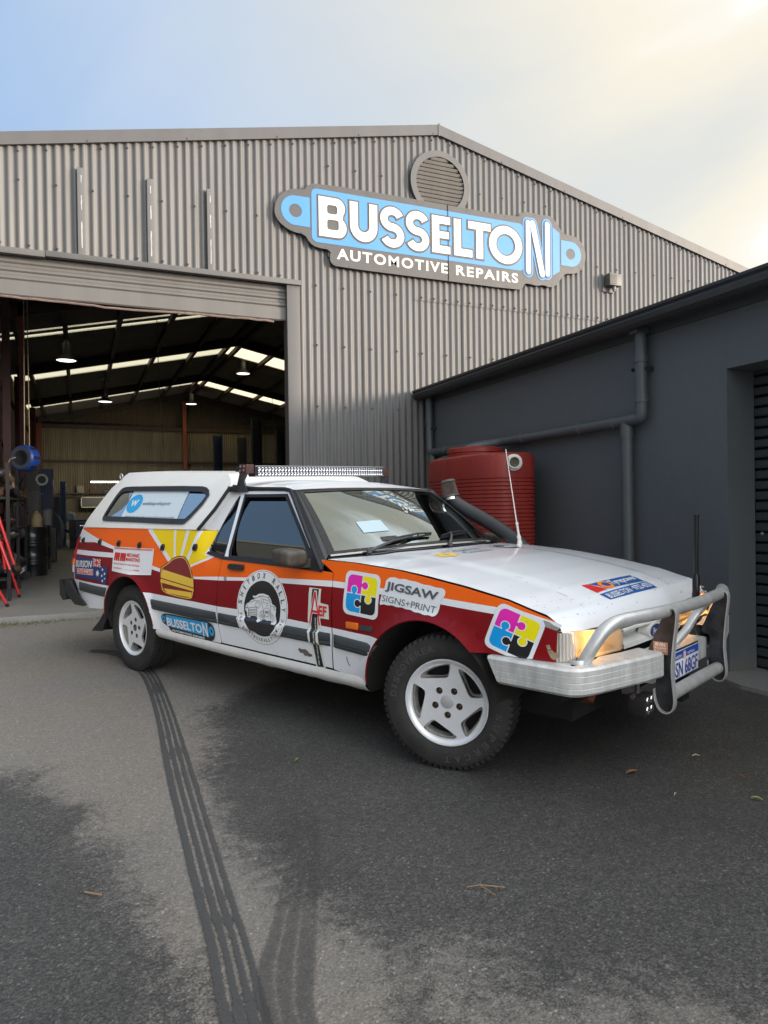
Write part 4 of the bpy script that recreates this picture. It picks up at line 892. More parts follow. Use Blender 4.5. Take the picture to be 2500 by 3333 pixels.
q = MB(); P = [(2.46, .30), (2.50, .33), (2.47, .40), (2.52, .46), (2.54, .38), (2.52, .31)]; q.add([hfn(.0035)(a, b) for a, b in P], [tuple(range(6))]); q.obj('round_print_car', DECW, hood, smooth=None)
# cowl, vents
V = []; 
for u in us:
    y = u*.80; xr, _ = hx(y); zr = hoodz(xr, y); V += [(xr-.16, y, 1.0-.03*u*u-.012), (xr-.07, y, zr-.004), (xr+.03, y, zr-.016)]
mesh_obj('cowl', V, [(3*i+k, 3*i+k+1, 3*i+k+4, 3*i+k+3) for i in range(60) for k in range(2)], mat('cowl_grey', (.10, .10, .10), .6, var=.2), parent=car)
q = MB()
for k in range(3):
    for (y0, y1) in ((-.62, -.05), (.05, .62)):
        P = [];
        for i in range(13):
            y = y0+(y1-y0)*i/12; xr, _ = hx(y); P.append((xr-.03-.028*k, y, hoodz(xr, y)+.004+.010*k))
        q.tube(P, .007, 5)
q.obj('cowl_vent', PLASTIC, car)
# ---- nose: headlights, indicators, grille
def xface(y): return 3.580-.004*(y/.8)**2
for s in (-1, 1):
    # headlight reflector box and glass
    ys = [.36+.44*i/12 for i in range(13)]; V = []; G = []
    for y in ys:
        t = (y-.36)/.44; z0 = .578+.022*t; z1 = .668+.045*t; xf = xface(y)
        V += [(xf-.005, s*y, z1+.012), (xf-.10, s*y, z1), (xf-.10, s*y, z0), (xf-.005, s*y, z0-.004)]
        G += [(xf+.000, s*y, z1+.012), (xf+.012, s*y, z1-.02), (xf+.016, s*y, z0+.01), (xf+.006, s*y, z0-.005)]
    F = [(4*i+k, 4*i+k+1, 4*i+k+5, 4*i+k+4) for i in range(12) for k in range(3)]
    hl = mesh_obj('headlight', V, F, mat('reflector', (.82, .80, .74), .45, metal=.15), parent=car)
    gl = mesh_obj('headlight_lens', G, F+[(0, 1, 2, 3), (48, 49, 50, 51)], LENSH, parent=hl)
    if s: # lit parking bulb
        q = MB(); q.lathe([(0, -.016), (.012, -.012), (.016, 0), (.012, .012), (0, .016)], 12, Matrix.Translation((3.50, s*.72, .66))); q.obj('bulb', mat('bulb_glow', (1, .50, .12), .5, emis=5), hl)
        pt = bpy.data.lights.new('bulb_light', 'POINT'); pt.energy = .42; pt.color = (1, .47, .12); pt.shadow_soft_size = .03
        po = bpy.data.objects.new('bulb_light', pt); COL.objects.link(po); po.parent = hl; po.location = (3.515, s*.68, .655)
    for yy in (.36, .80): q = MB(); z0, z1 = (.578, .668) if yy == .36 else (.60, .71); q.box(xface(yy)-.10, xface(yy)-.004, s*yy-.002, s*yy+.002, z0, z1); q.obj('headlight_wall', mat('reflector', (.82, .80, .74), .45), hl, smooth=None)
    # wrap round indicator, ribbed
    I = []; cols = 15; zs = [.602, .606, .66, .715, .722]
    for z in zs:
        for i in range(cols):
            t = i/(cols-1); rib = .0035*(i % 2)
            ang = R(90*t); y = .805+.066*math.sin(ang); x = xface(.80)+.008-.062+.062*math.cos(ang) if t < 1 else 3.528
            w = 1 if .603 < z < .72 else .93
            I.append((x+rib*math.cos(ang), s*(y*1.0+rib*math.sin(ang)), z+.004*(1-t)))
    ind = mesh_obj('indicator_lens', I, [(j*cols+i, j*cols+i+1, (j+1)*cols+i+1, (j+1)*cols+i) for j in range(4) for i in range(cols-1)], mat('cloudy_lens', (.66, .62, .56), .3, trans=.35, coat=.3), parent=car, smooth=30)
    q = MB(); q.box(3.46, 3.545, s*.815-.03, s*.815+.02, .605, .715); q.obj('indicator_body', mat('lens_back', (.35, .30, .24), .5), ind, smooth=None)
grw = mat('grille_white', (.72, .72, .69), .4, var=.1)
V = []; ysr = [-.355+.71*i/24 for i in range(25)]
pf = [(.0, .672), (.012, .668), (.012, .660), (-.05, .652), (-.05, .618), (.012, .600), (.012, .578), (.0, .572), (-.06, .57)]
for y in ysr:
    for dx, z in pf: V.append((xface(y)+dx+.004, y, z-.004*(1-(y/.36)**2)))
n = len(pf); gr = mesh_obj('grille', V, [(i*n+k, i*n+k+1, (i+1)*n+k+1, (i+1)*n+k) for i in range(24) for k in range(n-1)], grw, parent=car, smooth=25)
q = MB(); q.box(3.50, 3.58, -.36, -.35, .575, .665); q.box(3.50, 3.58, .35, .36, .575, .665); q.obj('grille_end', grw, gr, smooth=None)
q = MB(); q.lathe([(.075, 0), (.075, .045), (.068, .05), (0, .05)], 30, axisM((xface(0)-.04, 0, .620), (1, 0, 0)) @ Matrix.Diagonal((1, .52, 1, 1)) if False else axisM((xface(0)-.04, 0, .620), (1, 0, 0)))
bd = MB(); O_ = [(.085*math.cos(2*math.pi*i/32), .040*math.sin(2*math.pi*i/32)) for i in range(32)]
bd.prism(O_, lambda a, b, t: (xface(0)-.03+t, a, .618+b), 0, .055); bo = bd.obj('badge_surround', grw, gr)
bd = MB(); bd.prism([(a*.80, b*.78) for a, b in O_], lambda a, b, t: (xface(0)+t, a, .618+b), .026, .030); bo2 = bd.obj('oval_badge', NAVY, gr, smooth=None)
q = MB(); text_into(q, 'Ford', lambda a, b, t=0: (xface(0)+.0312, a, .618+b), -.042, -.016, .084, .032, 0, bold=.01, shear=.008); q.obj('badge_lettering', DECW, bo2 if False else gr, smooth=None)
mb = MB(); mb.box(3.40, 3.50, -.78, .78, .40, .57); mb.obj('radiator_cavity', DARK, car, smooth=None)
for s in (-1, 1):
    mb = MB(); mb.box(3.40, 3.545, s*.37-.0, s*.84, .580, .598); mb.obj('headlight_trim', PLASTIC, car, smooth=None)
mb = MB(); mb.box(3.30, 3.52, -.86, -.82, .585, .604); mb.box(3.30, 3.52, .82, .86, .585, .604); mb.obj('filler_panel', PLASTIC, car, smooth=None)
# ---- alloy bumper and bull bar
def sweep(name, path, prof, m, parent, smooth=35, caps=True, close=True):
    V = []; n = len(prof)
    for i, (x, y) in enumerate(path):
        a = path[max(i-1, 0)]; b = path[min(i+1, len(path)-1)]; dx, dy = b[0]-a[0], b[1]-a[1]; l = math.hypot(dx, dy); nx, ny = dy/l, -dx/l
        for d, z in prof: V.append((x+nx*d, y+ny*d, z))
    F = [(i*n+k, i*n+(k+1) % n, (i+1)*n+(k+1) % n, (i+1)*n+k) for i in range(len(path)-1) for k in range(n if close else n-1)]
    if caps: F += [tuple(range(n)), tuple((len(path)-1)*n+k for k in range(n))[::-1]]
    return mesh_obj(name, V, F, m, parent=parent, smooth=smooth)
prof = [(-.125, .600), (-.012, .600), (0, .590), (0, .572), (-.002, .570), (0, .568), (0, .545), (-.002, .543), (0, .541), (0, .520), (-.002, .518), (0, .516), (0, .498), (-.012, .486), (-.125, .486)]
side_ = [(3.30, -.962), (3.45, -.962), (3.575, -.960)]+[(3.60+.085*math.sin(R(a)), -.875-.085*math.cos(R(a))) for a in (10, 25, 40, 55, 68)]+[(3.705, -.84), (3.74, -.69), (3.775, -.54), (3.797, -.40)]
for s in (-1, 1):
    P = [(x, y) for x, y in side_]
    V = []; n = len(prof)
    for i, (x, y) in enumerate(P):
        a = P[max(i-1, 0)]; b = P[min(i+1, len(P)-1)]; dx, dy = b[0]-a[0], b[1]-a[1]; l = math.hypot(dx, dy); nx, ny = dy/l, -dx/l
        for d, z in prof:
            if 2 < i < 9: d = max(d, -.065)
            xx = x+nx*d
            if i == 0: xx = 3.30-(.06*(z-.486)/.114)
            V.append((xx, -s*(y+ny*d) if s > 0 else (y+ny*d), z))
    F = [(i*n+k, i*n+(k+1) % n, (i+1)*n+(k+1) % n, (i+1)*n+k) for i in range(len(P)-1) for k in range(n)]+[tuple(range(n))]
    mesh_obj('bumper_wing', V, F, ALU2, parent=car, smooth=35)
mb = MB(); mb.bbox(3.60, 3.735, -.365, .365, .438, .548, .012); bc = mb.obj('bumper_centre', ALU2, car)
up_ = [(3.819, .789), (3.793, .782), (3.768, .719), (3.718, .60), (3.714, .572), (3.76, .564), (3.756, .50), (3.750, .43), (3.757, .372), (3.775, .338), (3.805, .328), (3.830, .345), (3.838, .385), (3.829, .46), (3.824, .52), (3.830, .621), (3.842, .72), (3.846, .775), (3.835, .795)]
UPS = chaikin(up_, 2); RIM = [(p.x, p.y) for p in smooth_path([(x, z, 0) for x, z in up_[7:]+[up_[0]]], 2)]
for s in (-1, 1):
    uy = -.378 if s < 0 else .345
    q = MB(); q.prism(UPS, lambda x, z, t: (x, t, z), uy, uy-s*.008); ut = q.obj('bar_upright', BPLATE, car, smooth=None)
    q = MB(); rim = RIM
    V = []
    for x, z in rim: V += [(x, uy-.018, z), (x, uy+.018, z)]
    cx0, cz0 = 3.79, .56
    for x, z in rim: dx, dz = x-cx0, z-cz0; l = math.hypot(dx, dz*.3); k = .006/max(l, 1e-3); V += [(x+dx*k, uy-.018, z+dz*k*.3), (x+dx*k, uy+.018, z+dz*k*.3)]
    m_ = len(rim); F = []
    for i in range(m_-1):
        a = 2*i; b = 2*m_+2*i
        F += [(a, a+1, a+3, a+2), (b, b+2, b+3, b+1), (a, a+2, b+2, b), (a+1, b+1, b+3, a+3)]
    q.add(V, F); q.obj('upright_flange', ALU, ut)
q = MB(); TR = .0285
half = [(3.604, -.825, .555), (3.625, -.812, .61), (3.655, -.790, .675), (3.682, -.755, .735), (3.706, -.70, .763), (3.732, -.62, .771), (3.776, -.50, .777), (3.80, -.37, .780), (3.808, -.2, .778), (3.812, 0, .776)]
full = half+[(x, -y, z) for x, y, z in half[:-1][::-1]]
q.tube(smooth_path(full, 2), TR, 20); q.obj('top_tube', ALU, car, smooth=60)
q = MB()
for s in (-1, 1): q.lathe([(.040, 0), (.038, .010), (.032, .018)], 20, Matrix.Translation((3.604, s*.825, .598)))
q.obj('weld_collar', ALU, car)
q = MB(); q.tube([(3.795, -.372, .395), (3.795, .35, .395)], .030, 20); q.obj('lower_tube', ALU, car, smooth=60)
q = MB(); q.tube(smooth_path([(3.680, .02, .540), (3.692, .07, .575), (3.71, .13, .61), (3.722, .18, .66), (3.74, .21, .70), (3.79, .23, .765)], 2), .021, 14); q.tube([(3.675, .0, .545), (3.680, .02, .548)], [.04, .022], 14); q.obj('brace_tube', ALU, car, smooth=60)
# number plate
npz = MB(); PX = 3.748
npz.bbox(PX-.004, PX, -.205, .190, .415, .545, .002); npo = npz.obj('number_plate', DECW, car)
q = MB(); q.box(PX, PX+.0012, -.203, .188, .505, .543); q.obj('plate_band', NAVY if False else mat('plate_blue', (.015, .07, .38), .4), npo, smooth=None)
pf_ = lambda a, b, t=0: (PX+.0022, a, b)
q = MB(); text_into(q, 'BSN 68GF', pf_, -.168, .422, .342, .072, 0, bold=.012); q.obj('plate_characters', mat('plate_ink', (.015, .04, .28), .4), npo, smooth=None)
q = MB(); text_into(q, 'WESTERN', pf_, -.13, .512, .085, .013, 0, bold=.02); text_into(q, 'AUSTRALIA', pf_, .03, .512, .10, .013, 0, bold=.02); q.obj('plate_title', DECW, npo, smooth=None)
q = MB(); q.prism(circle(-.008, .517, .018, .020, 16), lambda a, b, t: (PX+t, a, b), .0015, .003); q.obj('plate_crest', mat('crest', (.75, .45, .38), .5), npo, smooth=None)
q = MB(); q.box(PX-.008, PX-.003, -.21, .195, .408, .553); q.obj('plate_backing', PLASTIC, npo, smooth=None)
# maker's label on the upright
q = MB(); q.box(3.742, 3.806, -.3795, -.3782, .585, .640); lb = q.obj('maker_label', mat('label_copper', (.50, .27, .19), .5), car, smooth=None)
lfn = lambda a, b, t=0: (a, -.3802, b)
q = MB(); text_into(q, 'IRVIN', lfn, 3.750, .620, .045, .016, 0, bold=.03); text_into(q, 'BULLBARS', lfn, 3.747, .609, .052, .008, 0, bold=.02); text_into(q, '08-9274 2511', lfn, 3.745, .596, .058, .009, 0, bold=.02); q.obj('label_lettering', mat('label_ink', (.85, .75, .65), .5), lb, smooth=None)
# driving light under the bar
q = MB(); q.bbox(3.66, 3.745, -.475, -.375, .315, .408, .010); dl = q.obj('driving_light', PLASTIC, car)
for j in range(2):
    for i in range(2):
        q = MB(); M = axisM((3.746, -.447+i*.045, .343+j*.042), (1, 0, 0)); q.lathe([(.018, .0), (.016, .003), (.006, -.001), (0, .002)], 14, M); q.obj('led_reflector', CHROME, dl)
q = MB(); q.box(3.63, 3.68, -.46, -.39, .40, .44); q.tube([(3.69, -.485, .40), (3.69, -.365, .40)], .011, 8); q.tube([(3.69, -.425, .40), (3.69, -.425, .49)], .010, 8); q.obj('light_bracket', mat('bracket_steel', (.12, .12, .12), .5, metal=.5), dl)
q = MB(); q.box(3.62, 3.70, .10, .20, .25, .44); q.obj('tow_bracket', DARK, car, smooth=None)
q = MB(); q.add([(3.58, -.70, .42), (3.54, -.50, .41), (3.50, -.62, .37), (3.56, -.60, .375)], [(0, 1, 3), (0, 3, 2)]); q.obj('loose_flap', mat('orange_flap', (.16, .045, .015), .7), car, smooth=None)
# aerials
q = MB(); B0 = Vector((3.70, .30, 0))
q.tube([(3.698, .30, .63), (3.698, .30, .74)], .015, 12); q.tube([(3.698, .30, .74), (3.699, .30, .77), (3.70, .30, .79), (3.70, .30, .86), (3.70, .30, .88)], [.019, .021, .019, .019, .013], 12); q.tube([(3.70, .30, .88), (3.70, .30, 1.175)], .0118, 12); q.tube([(3.70, .30, 1.175), (3.70, .30, 1.19)], .0145, 12)
for i in range(4): q.lathe([(.017, -.003), (.0195, -.002), (.0195, .002), (.017, .003)], 12, Matrix.Translation((3.698, .30, .715+i*.011)))
ae = q.obj('uhf_aerial', mat('aerial_black', (.007, .007, .009), .3), car, smooth=50)
q = MB(); text_into(q, 'GME', lambda a, b, t=0: (3.7195, a, b), .284, .772, .030, .012, 0, bold=.04); q.obj('aerial_lettering', RED, ae, smooth=None)
q = MB(); q.tube([(2.306, .845, .95), (2.304, .845, .985)], [.020, .012], 12); q.tube([(2.304, .845, .985), (2.30, .845, 1.0), (2.298, .845, 1.02)], [.013, .016, .009], 12); q.tube([(2.298, .845, 1.02), (2.285, .845, 1.09)], .008, 10); q.tube([(2.285, .845, 1.09), (2.283, .845, 1.105)], .0105, 10); q.tube([(2.283, .845, 1.10), (2.19, .85, 1.63)], [.005, .003], 8); q.obj('whip_aerial', mat('aerial_white', (.72, .68, .64), .5), car, smooth=50)
# snorkel
q = MB(); q.tube(smooth_path([(2.33, .90, .90), (2.22, .90, .985), (2.05, .875, 1.09), (1.88, .82, 1.185), (1.80, .785, 1.235), (1.765, .77, 1.28)], 2), .052, 16, flat=None); sn = q.obj('snorkel', mat('snorkel_black', (.028, .030, .032), .45, var=.2), car, smooth=60)
SM_ = axisM((1.758, .766, 1.295), (-.10, 0, .4)); q = MB(); V = []; nn = 72
for k, (r, h) in enumerate(((.062, .0), (.052, .112))):
    for i in range(nn): a = 2*math.pi*i/nn; rr = r-(.006 if i % 2 else 0); V.append(tuple(SM_ @ Vector((rr*math.cos(a), rr*math.sin(a), h))))
q.add(V, [(i, (i+1) % nn, nn+(i+1) % nn, nn+i) for i in range(nn)]); q.obj('air_filter', mat('filter_pleats', (.07, .045, .035), .7, col2=(.10, .08, .07), vscale=30), sn, smooth=None)
q = MB(); q.lathe([(.0, .122), (.050, .122), (.057, .116), (.057, .106)], 32, SM_); q.obj('filter_cap', mat('cap_grey', (.10, .09, .085), .4), sn); q = MB(); q.lathe([(.066, .004), (.066, -.006), (.054, -.012)], 32, SM_); q.obj('filter_flange', mat('cap_grey', (.10, .09, .085), .4), sn)
q = MB(); q.lathe([(.053, -.030), (.053, -.012), (.056, -.012), (.056, -.030), (.053, -.030)], 32, SM_); q.obj('hose_clamp', CHROME, sn)
# ---- cabin
def canY(x, z):
    w = pl(z, [(1.05, .878), (1.13, .850), (1.37, .712), (1.40, .690), (1.50, .600), (1.53, .57)])
    if x < -.2: w -= .07*((-.2-x)/.75)**2
    return w
yg = lambda z: .885-.47*(z-.90)
def ws(u, v, off=0):
    u2_ = u*u; b = Vector((2.265-.195*u2_, .80*u, 1.0-.030*u2_)); t = Vector((1.690-.04*u2_, .655*u, 1.352-.018*u2_))
    p = b.lerp(t, v); nrm = Vector((.5, .0, .85)); p += nrm*(.018*math.sin(math.pi*v)*(1-.3*u2_)+off); return p
def patch(name, fn, nu, nv, m, parent, u0=-1, u1=1, v0=0, v1=1, smooth=60):
    V = [fn(u0+(u1-u0)*i/nu, v0+(v1-v0)*j/nv) for j in range(nv+1) for i in range(nu+1)]; n = nu+1
    return mesh_obj(name, V, [(j*n+i, j*n+i+1, (j+1)*n+i+1, (j+1)*n+i) for j in range(nv) for i in range(nu)], m, parent=parent, smooth=smooth)
wsn = patch('windscreen', ws, 24, 14, WSG, car, -.96, .96, .03, .965)
for a in ((-1.0, -.95, 0, 1), (.95, 1.0, 0, 1), (-1, 1, -.01, .035), (-1, 1, .955, 1.0)): patch('windscreen_seal', lambda u, v: ws(u, v, .004), 24 if a[1]-a[0] > 1 else 3, 14 if a[3]-a[2] > .5 else 2, RUBBER, wsn, *a)
patch('windscreen_chrome', lambda u, v: ws(u, v, .008), 24, 1, mat('aged_trim', (.42, .41, .38), .4, metal=.3), wsn, -.99, .99, -.035, -.012)
def wquad(name, u0, u1, v0, v1, m, off=.003): return patch(name, lambda u, v: ws(u, v, off), 4, 3, m, wsn, u0, u1, v0, v1)
wquad('paper_notice', -.66, -.42, .235, .40, mat('paper', (.42, .54, .58), .6))
wquad('phone_mount', -.55, -.40, .10, .16, PLASTIC)
spl = MB(); rnd = random.Random(4)
for i in range(16):
    u, v = .02+rnd.gauss(0, .045), .62+rnd.gauss(0, .10); r = rnd.uniform(.006, .012); spl.add([ws(u+r*1.1*math.cos(a*.785), v+r*2*math.sin(a*.785), .003) for a in range(8)], [tuple(range(8))])
struct(spl.obj('bird_splashes', mat('splash', (.6, .62, .58), .7), wsn, smooth=None), 'stuff')
# wipers
def wiper(piv, tip, b0, b1):
    q = MB(); q.tube([piv, tuple((Vector(piv)+Vector(tip))/2+Vector((.01, 0, .018))), tip], [.011, .007, .005], 8); q.lathe([(.016, -.01), (.016, .012), (0, .016)], 12, Matrix.Translation(piv)); w = q.obj('wiper_arm', mat('wiper_grey', (.07, .07, .07), .5), car)
    q = MB(); B0, B1 = Vector(b0), Vector(b1); q.tube([B0, (B0+B1)/2+Vector((.0, 0, .003)), B1], .006, 6); q.tube([B0+Vector((.004, 0, .014)), B0.lerp(B1, .3)+Vector((.004, 0, .022)), B0.lerp(B1, .7)+Vector((.004, 0, .022)), B1+Vector((.004, 0, .010))], .006, 6)
    for t in (.12, .3, .5, .7, .88): q.tube([B0.lerp(B1, t), B0.lerp(B1, t)+Vector((.004, 0, .02))], .005, 5)
    q.obj('wiper_blade', PLASTIC, w)
def W3(u, v, o=.012): return tuple(ws(u, v, o))
def near(x, y): return (x, y, hoodz(max(x, hx(y)[0]+.01), y)+.012)
wiper((2.20, -.60, .985), W3(-.28, .10, .02), W3(-.55, .055), W3(-.06, .115))
wiper((2.31, .02, .995), W3(.22, .12, .02), W3(.02, .055), W3(.52, .11))
# A pillars, belt, door frames, quarter windows
DFr = [(1.125, 1.338), (1.635, 1.338), (2.085, .912), (1.20, .905)]
GLd = [(1.180, 1.308), (1.596, 1.308), (1.995, .955), (2.01, .922), (1.255, .920), (1.235, .96)]
def gfn(s, off=0): return lambda x, z, t=0: (x, s*(yg(z)+off+t), z)
for s in (-1, 1):
    fr = panel('door_frame', DFr, gfn(s, .004), WHITE, holes=[GLd], parent=car, step=.08)
    panel('window_seal', [(1.168, 1.318), (1.602, 1.318), (2.012, .965), (2.03, .912), (1.245, .912), (1.222, .96)], gfn(s, .006), RUBBER, holes=[[(1.19, 1.298), (1.59, 1.298), (1.978, .962), (1.99, .932), (1.268, .932), (1.250, .965)]], parent=fr, step=.08)
    gb = lambda x, z, t=0, s=s: (x, s*(yg(z)-.026+.028*(1-((z-1.11)/.20)**2)), z)
    panel('door_glass', GLd, gb, TINT, parent=fr, step=.04)
    panel('belt_moulding', [(1.0, .932), (1.2, .905), (1.6, .899), (2.135, .888), (2.14, .905), (1.6, .918), (1.2, .925), (1.02, .948)], lambda x, z, t=0, s=s: (x, s*(yg(z)+.016), z), RUBBER, parent=car, step=.08)
    panel('mirror_mount', [(1.965, 1.01), (1.99, 1.012), (2.115, .895), (1.99, .905)], gfn(s, .014), PLASTIC, parent=car, step=.08)
    # black roof gutter and pillar strip
    q = MB(); path = [(1.02, 1.372), (1.10, 1.362), (1.30, 1.352), (1.57, 1.347), (1.625, 1.338), (1.68, 1.292), (1.90, 1.092), (2.10, .915), (2.125, .893)]
    q.tube([(x, s*(yg(z)+.012), z) for x, z in path], .0125, 8); q.obj('roof_gutter', RUBBER, car)
    V = []
    for i in range(13):
        v = i/12; a = ws(s*1.0, v, .002); x, z = 2.118+(1.632-2.118)*v, .900+(1.338-.900)*v; V += [tuple(a), ((a.x+x)/2+.01, (a.y+s*(yg(z)+.004))/2+s*.004, (a.z+z)/2+.006), (x, s*(yg(z)+.004), z)]
    mesh_obj('pillar_trim', V, [(3*i+k, 3*i+k+1, 3*i+k+4, 3*i+k+3) for i in range(12) for k in range(2)], PLASTIC, parent=car)
    # quarter window and rear pillar
    QW = chaikin([(1.105, 1.305), (1.135, 1.31), (1.20, .92), (1.13, .925), (1.01, .940), (1.015, .99), (1.05, 1.15)], 1)
    panel('rear_pillar', [(.80, 1.078), (.98, 1.37), (1.02, 1.375), (1.14, 1.345), (1.215, .905), (1.03, .925), (.99, .97), (1.02, 1.078)], lambda x, z, t=0, s=s: (x, s*(yg(z)-.004), z), WHITE, holes=[QW], parent=car, step=.07)
    panel('quarter_seal', QW, gfn(s, .003), RUBBER, holes=[[(x+(1.10-x)*.11, z+(1.08-z)*.08) for x, z in QW]], parent=car, step=.08)
    panel('quarter_glass', QW, lambda x, z, t=0, s=s: (x, s*(yg(z)-.020+.020*(1-((z-1.11)/.20)**2)), z), TINT, parent=car, step=.04)
    q = MB(); q.tube([(.882, s*(canY(.88, 1.085)+.002), 1.083), (.985, s*(canY(.98, 1.22)+.003), 1.22), (1.042, s*(canY(1.035, 1.36)+.002), 1.365)], .012, 6); q.obj('canopy_seal', RUBBER, car)
    # mirror
    q = MB(); V = []
    bm = bmesh.new(); bmesh.ops.create_cube(bm, size=1)
    for v in bm.verts:
        tx = v.co.x; v.co = Vector((1.955+tx*.150*(1.0 if v.co.z > 0 else .96)+.03*abs(v.co.y-s*.5)*0, s*(.985+v.co.y*(.15 if s > 0 else .15)), .966+v.co.z*(.098 if tx < 0 else .088)-.006*(tx > 0)))
    bmesh.ops.recalc_face_normals(bm, faces=bm.faces[:]); bmesh.ops.bevel(bm, geom=bm.edges[:], offset=.026, segments=4, affect='EDGES', profile=.5); bm.verts.index_update()
    q.add([v.co for v in bm.verts], [[v.index for v in f.verts] for f in bm.faces]); bm.free()
    q.beam((1.96, s*.90, .925), (2.02, s*.88, .93), .05, .05); mi = q.obj('door_mirror', OLDPLAS, car)
    q = MB(); q.box(1.878, 1.881, s*.985-.05, s*.985+.05, .935, .995); q.obj('mirror_glass', CHROME, mi, smooth=None)
# roof
def roofp(u, v):
    x0, x1 = .90, 1.690-.04*u*u; x = x0+(x1-x0)*v; ze = pl(x, [(.9, 1.378), (1.03, 1.372), (1.17, 1.358), (1.57, 1.345), (1.66, 1.336)])
    w = .672 if v < .97 else .662; z = ze+.050*(1-abs(u)**2.6)*pl(v, [(0, 1), (.7, 1), (.92, .55), (1, .30)])
    return (x, u*w, z+.004)
patch('roof', roofp, 26, 22, WHITE, car); patch('roof_edge_rust', lambda u, v: Vector(roofp(u, .985+.015*v))+Vector((.003, 0, .0015)), 26, 1, mat('cream_edge', (.55, .50, .40), .5, col2=(.35, .22, .10), vscale=30), car)
patch('headlining', lambda u, v: Vector(roofp(u, v))-Vector((0, 0, .025)), 8, 6, mat('lining', (.12, .12, .12), .8), car)
# light bar on the roof
lbm = MB()
def lbp(y): return 1.165+.03*(1-(y/.63)**2)
ysb = [-.63+1.26*i/20 for i in range(21)]; pf2 = [(-.035, -.036), (.030, -.036), (.030, .036), (-.035, .036), (-.045, .02), (-.045, -.02)]; V = []
for y in ysb:
    for dx, dz in pf2: V.append((lbp(y)+dx, y, 1.482+.012*(y/.63)+dz))
n = 6; lbo = mesh_obj('light_bar', V, [(i*n+k, i*n+(k+1) % n, (i+1)*n+(k+1) % n, (i+1)*n+k) for i in range(20) for k in range(n)]+[tuple(range(n)), tuple(20*n+k for k in range(n))[::-1]], PLASTIC, parent=car, smooth=25)
led = MB()
for i in range(46):
    y = -.60+1.20*i/45
    for dz in (-.0145, .0145): led.lathe([(.0132, .004), (.0125, .001), (.004, -.003), (0, -.001)], 10, axisM((lbp(y)+.0315, y, 1.482+.012*(y/.63)+dz), (1, 0, 0)))
struct(led.obj('led_reflectors', CHROME, lbo), 'stuff')
q = MB()
for zz in (-.033, .033):
    pts = [(lbp(y)+.034, y, 1.482+.012*(y/.63)+zz) for y in ysb]; q.tube(pts, .004, 4)
q.obj('light_bar_rim', mat('rim_grey', (.25, .25, .25), .4, metal=.5), lbo)
for s in (-1, 1):
    q = MB(); q.bbox(1.11, 1.19, s*.665-.032, s*.665+.032, 1.455, 1.515, .004, 0); cl = q.obj('rusty_clamp', mat('clamp_brown', (.09, .035, .028), .6, var=.3, vscale=30), lbo)
    q = MB(); q.beam((1.07, s*.675, 1.485), (1.12, s*.675, 1.485), .04, .035); q.obj('square_tube_end', PLASTIC, cl, smooth=None)
    q = MB(); q.prism([(1.08, 1.345), (1.19, 1.345), (1.165, 1.41), (1.20, 1.455), (1.12, 1.455), (1.10, 1.40)], lambda a, b, t: (a, t, b), s*.70, s*.688); q.box(1.0, 1.20, s*.70-.012, s*.70+.012, 1.335, 1.372); q.obj('roof_bracket', BPLATE, lbo, smooth=None)
    q = MB()
    for a, b in ((1.125, 1.472), (1.165, 1.475), (1.13, 1.50), (1.17, 1.50)): q.lathe([(.007, 0), (.007, .004), (0, .005)], 8, axisM((a, s*.698, b), (0, s, 0)))
    q.obj('clamp_bolts', mat('zinc', (.5, .5, .5), .4, metal=.8), lbo)
# ---- canopy
CO = [(-.905, 1.060), (.875, 1.083), (.98, 1.22), (1.035, 1.36), (.985, 1.42), (.90, 1.462), (.6, 1.478), (-.40, 1.508), (-.57, 1.508), (-.605, 1.485), (-.76, 1.265)]
CW = chaikin([(-.50, 1.132), (-.505, 1.19), (-.455, 1.35), (-.39, 1.376), (-.2, 1.378), (.70, 1.369), (.80, 1.352), (.85, 1.30), (.72, 1.135), (.66, 1.125), (0, 1.13), (-.42, 1.130)], 1)
def shr(P, k, c): return [(c[0]+(x-c[0])*k, c[1]+(z-c[1])*k) for x, z in P]
def inset(P, d):
    n = len(P); out = []
    for i in range(n):
        a, b, c = P[i-1], P[i], P[(i+1) % n]; tx, tz = c[0]-a[0], c[1]-a[1]; l = math.hypot(tx, tz); out.append((b[0]+tz/l*d, b[1]-tx/l*d))
    A = sum(P[i][0]*P[(i+1) % n][1]-P[(i+1) % n][0]*P[i][1] for i in range(n))
    return out if A < 0 else [(2*b[0]-o[0], 2*b[1]-o[1]) for b, o in zip(P, out)]
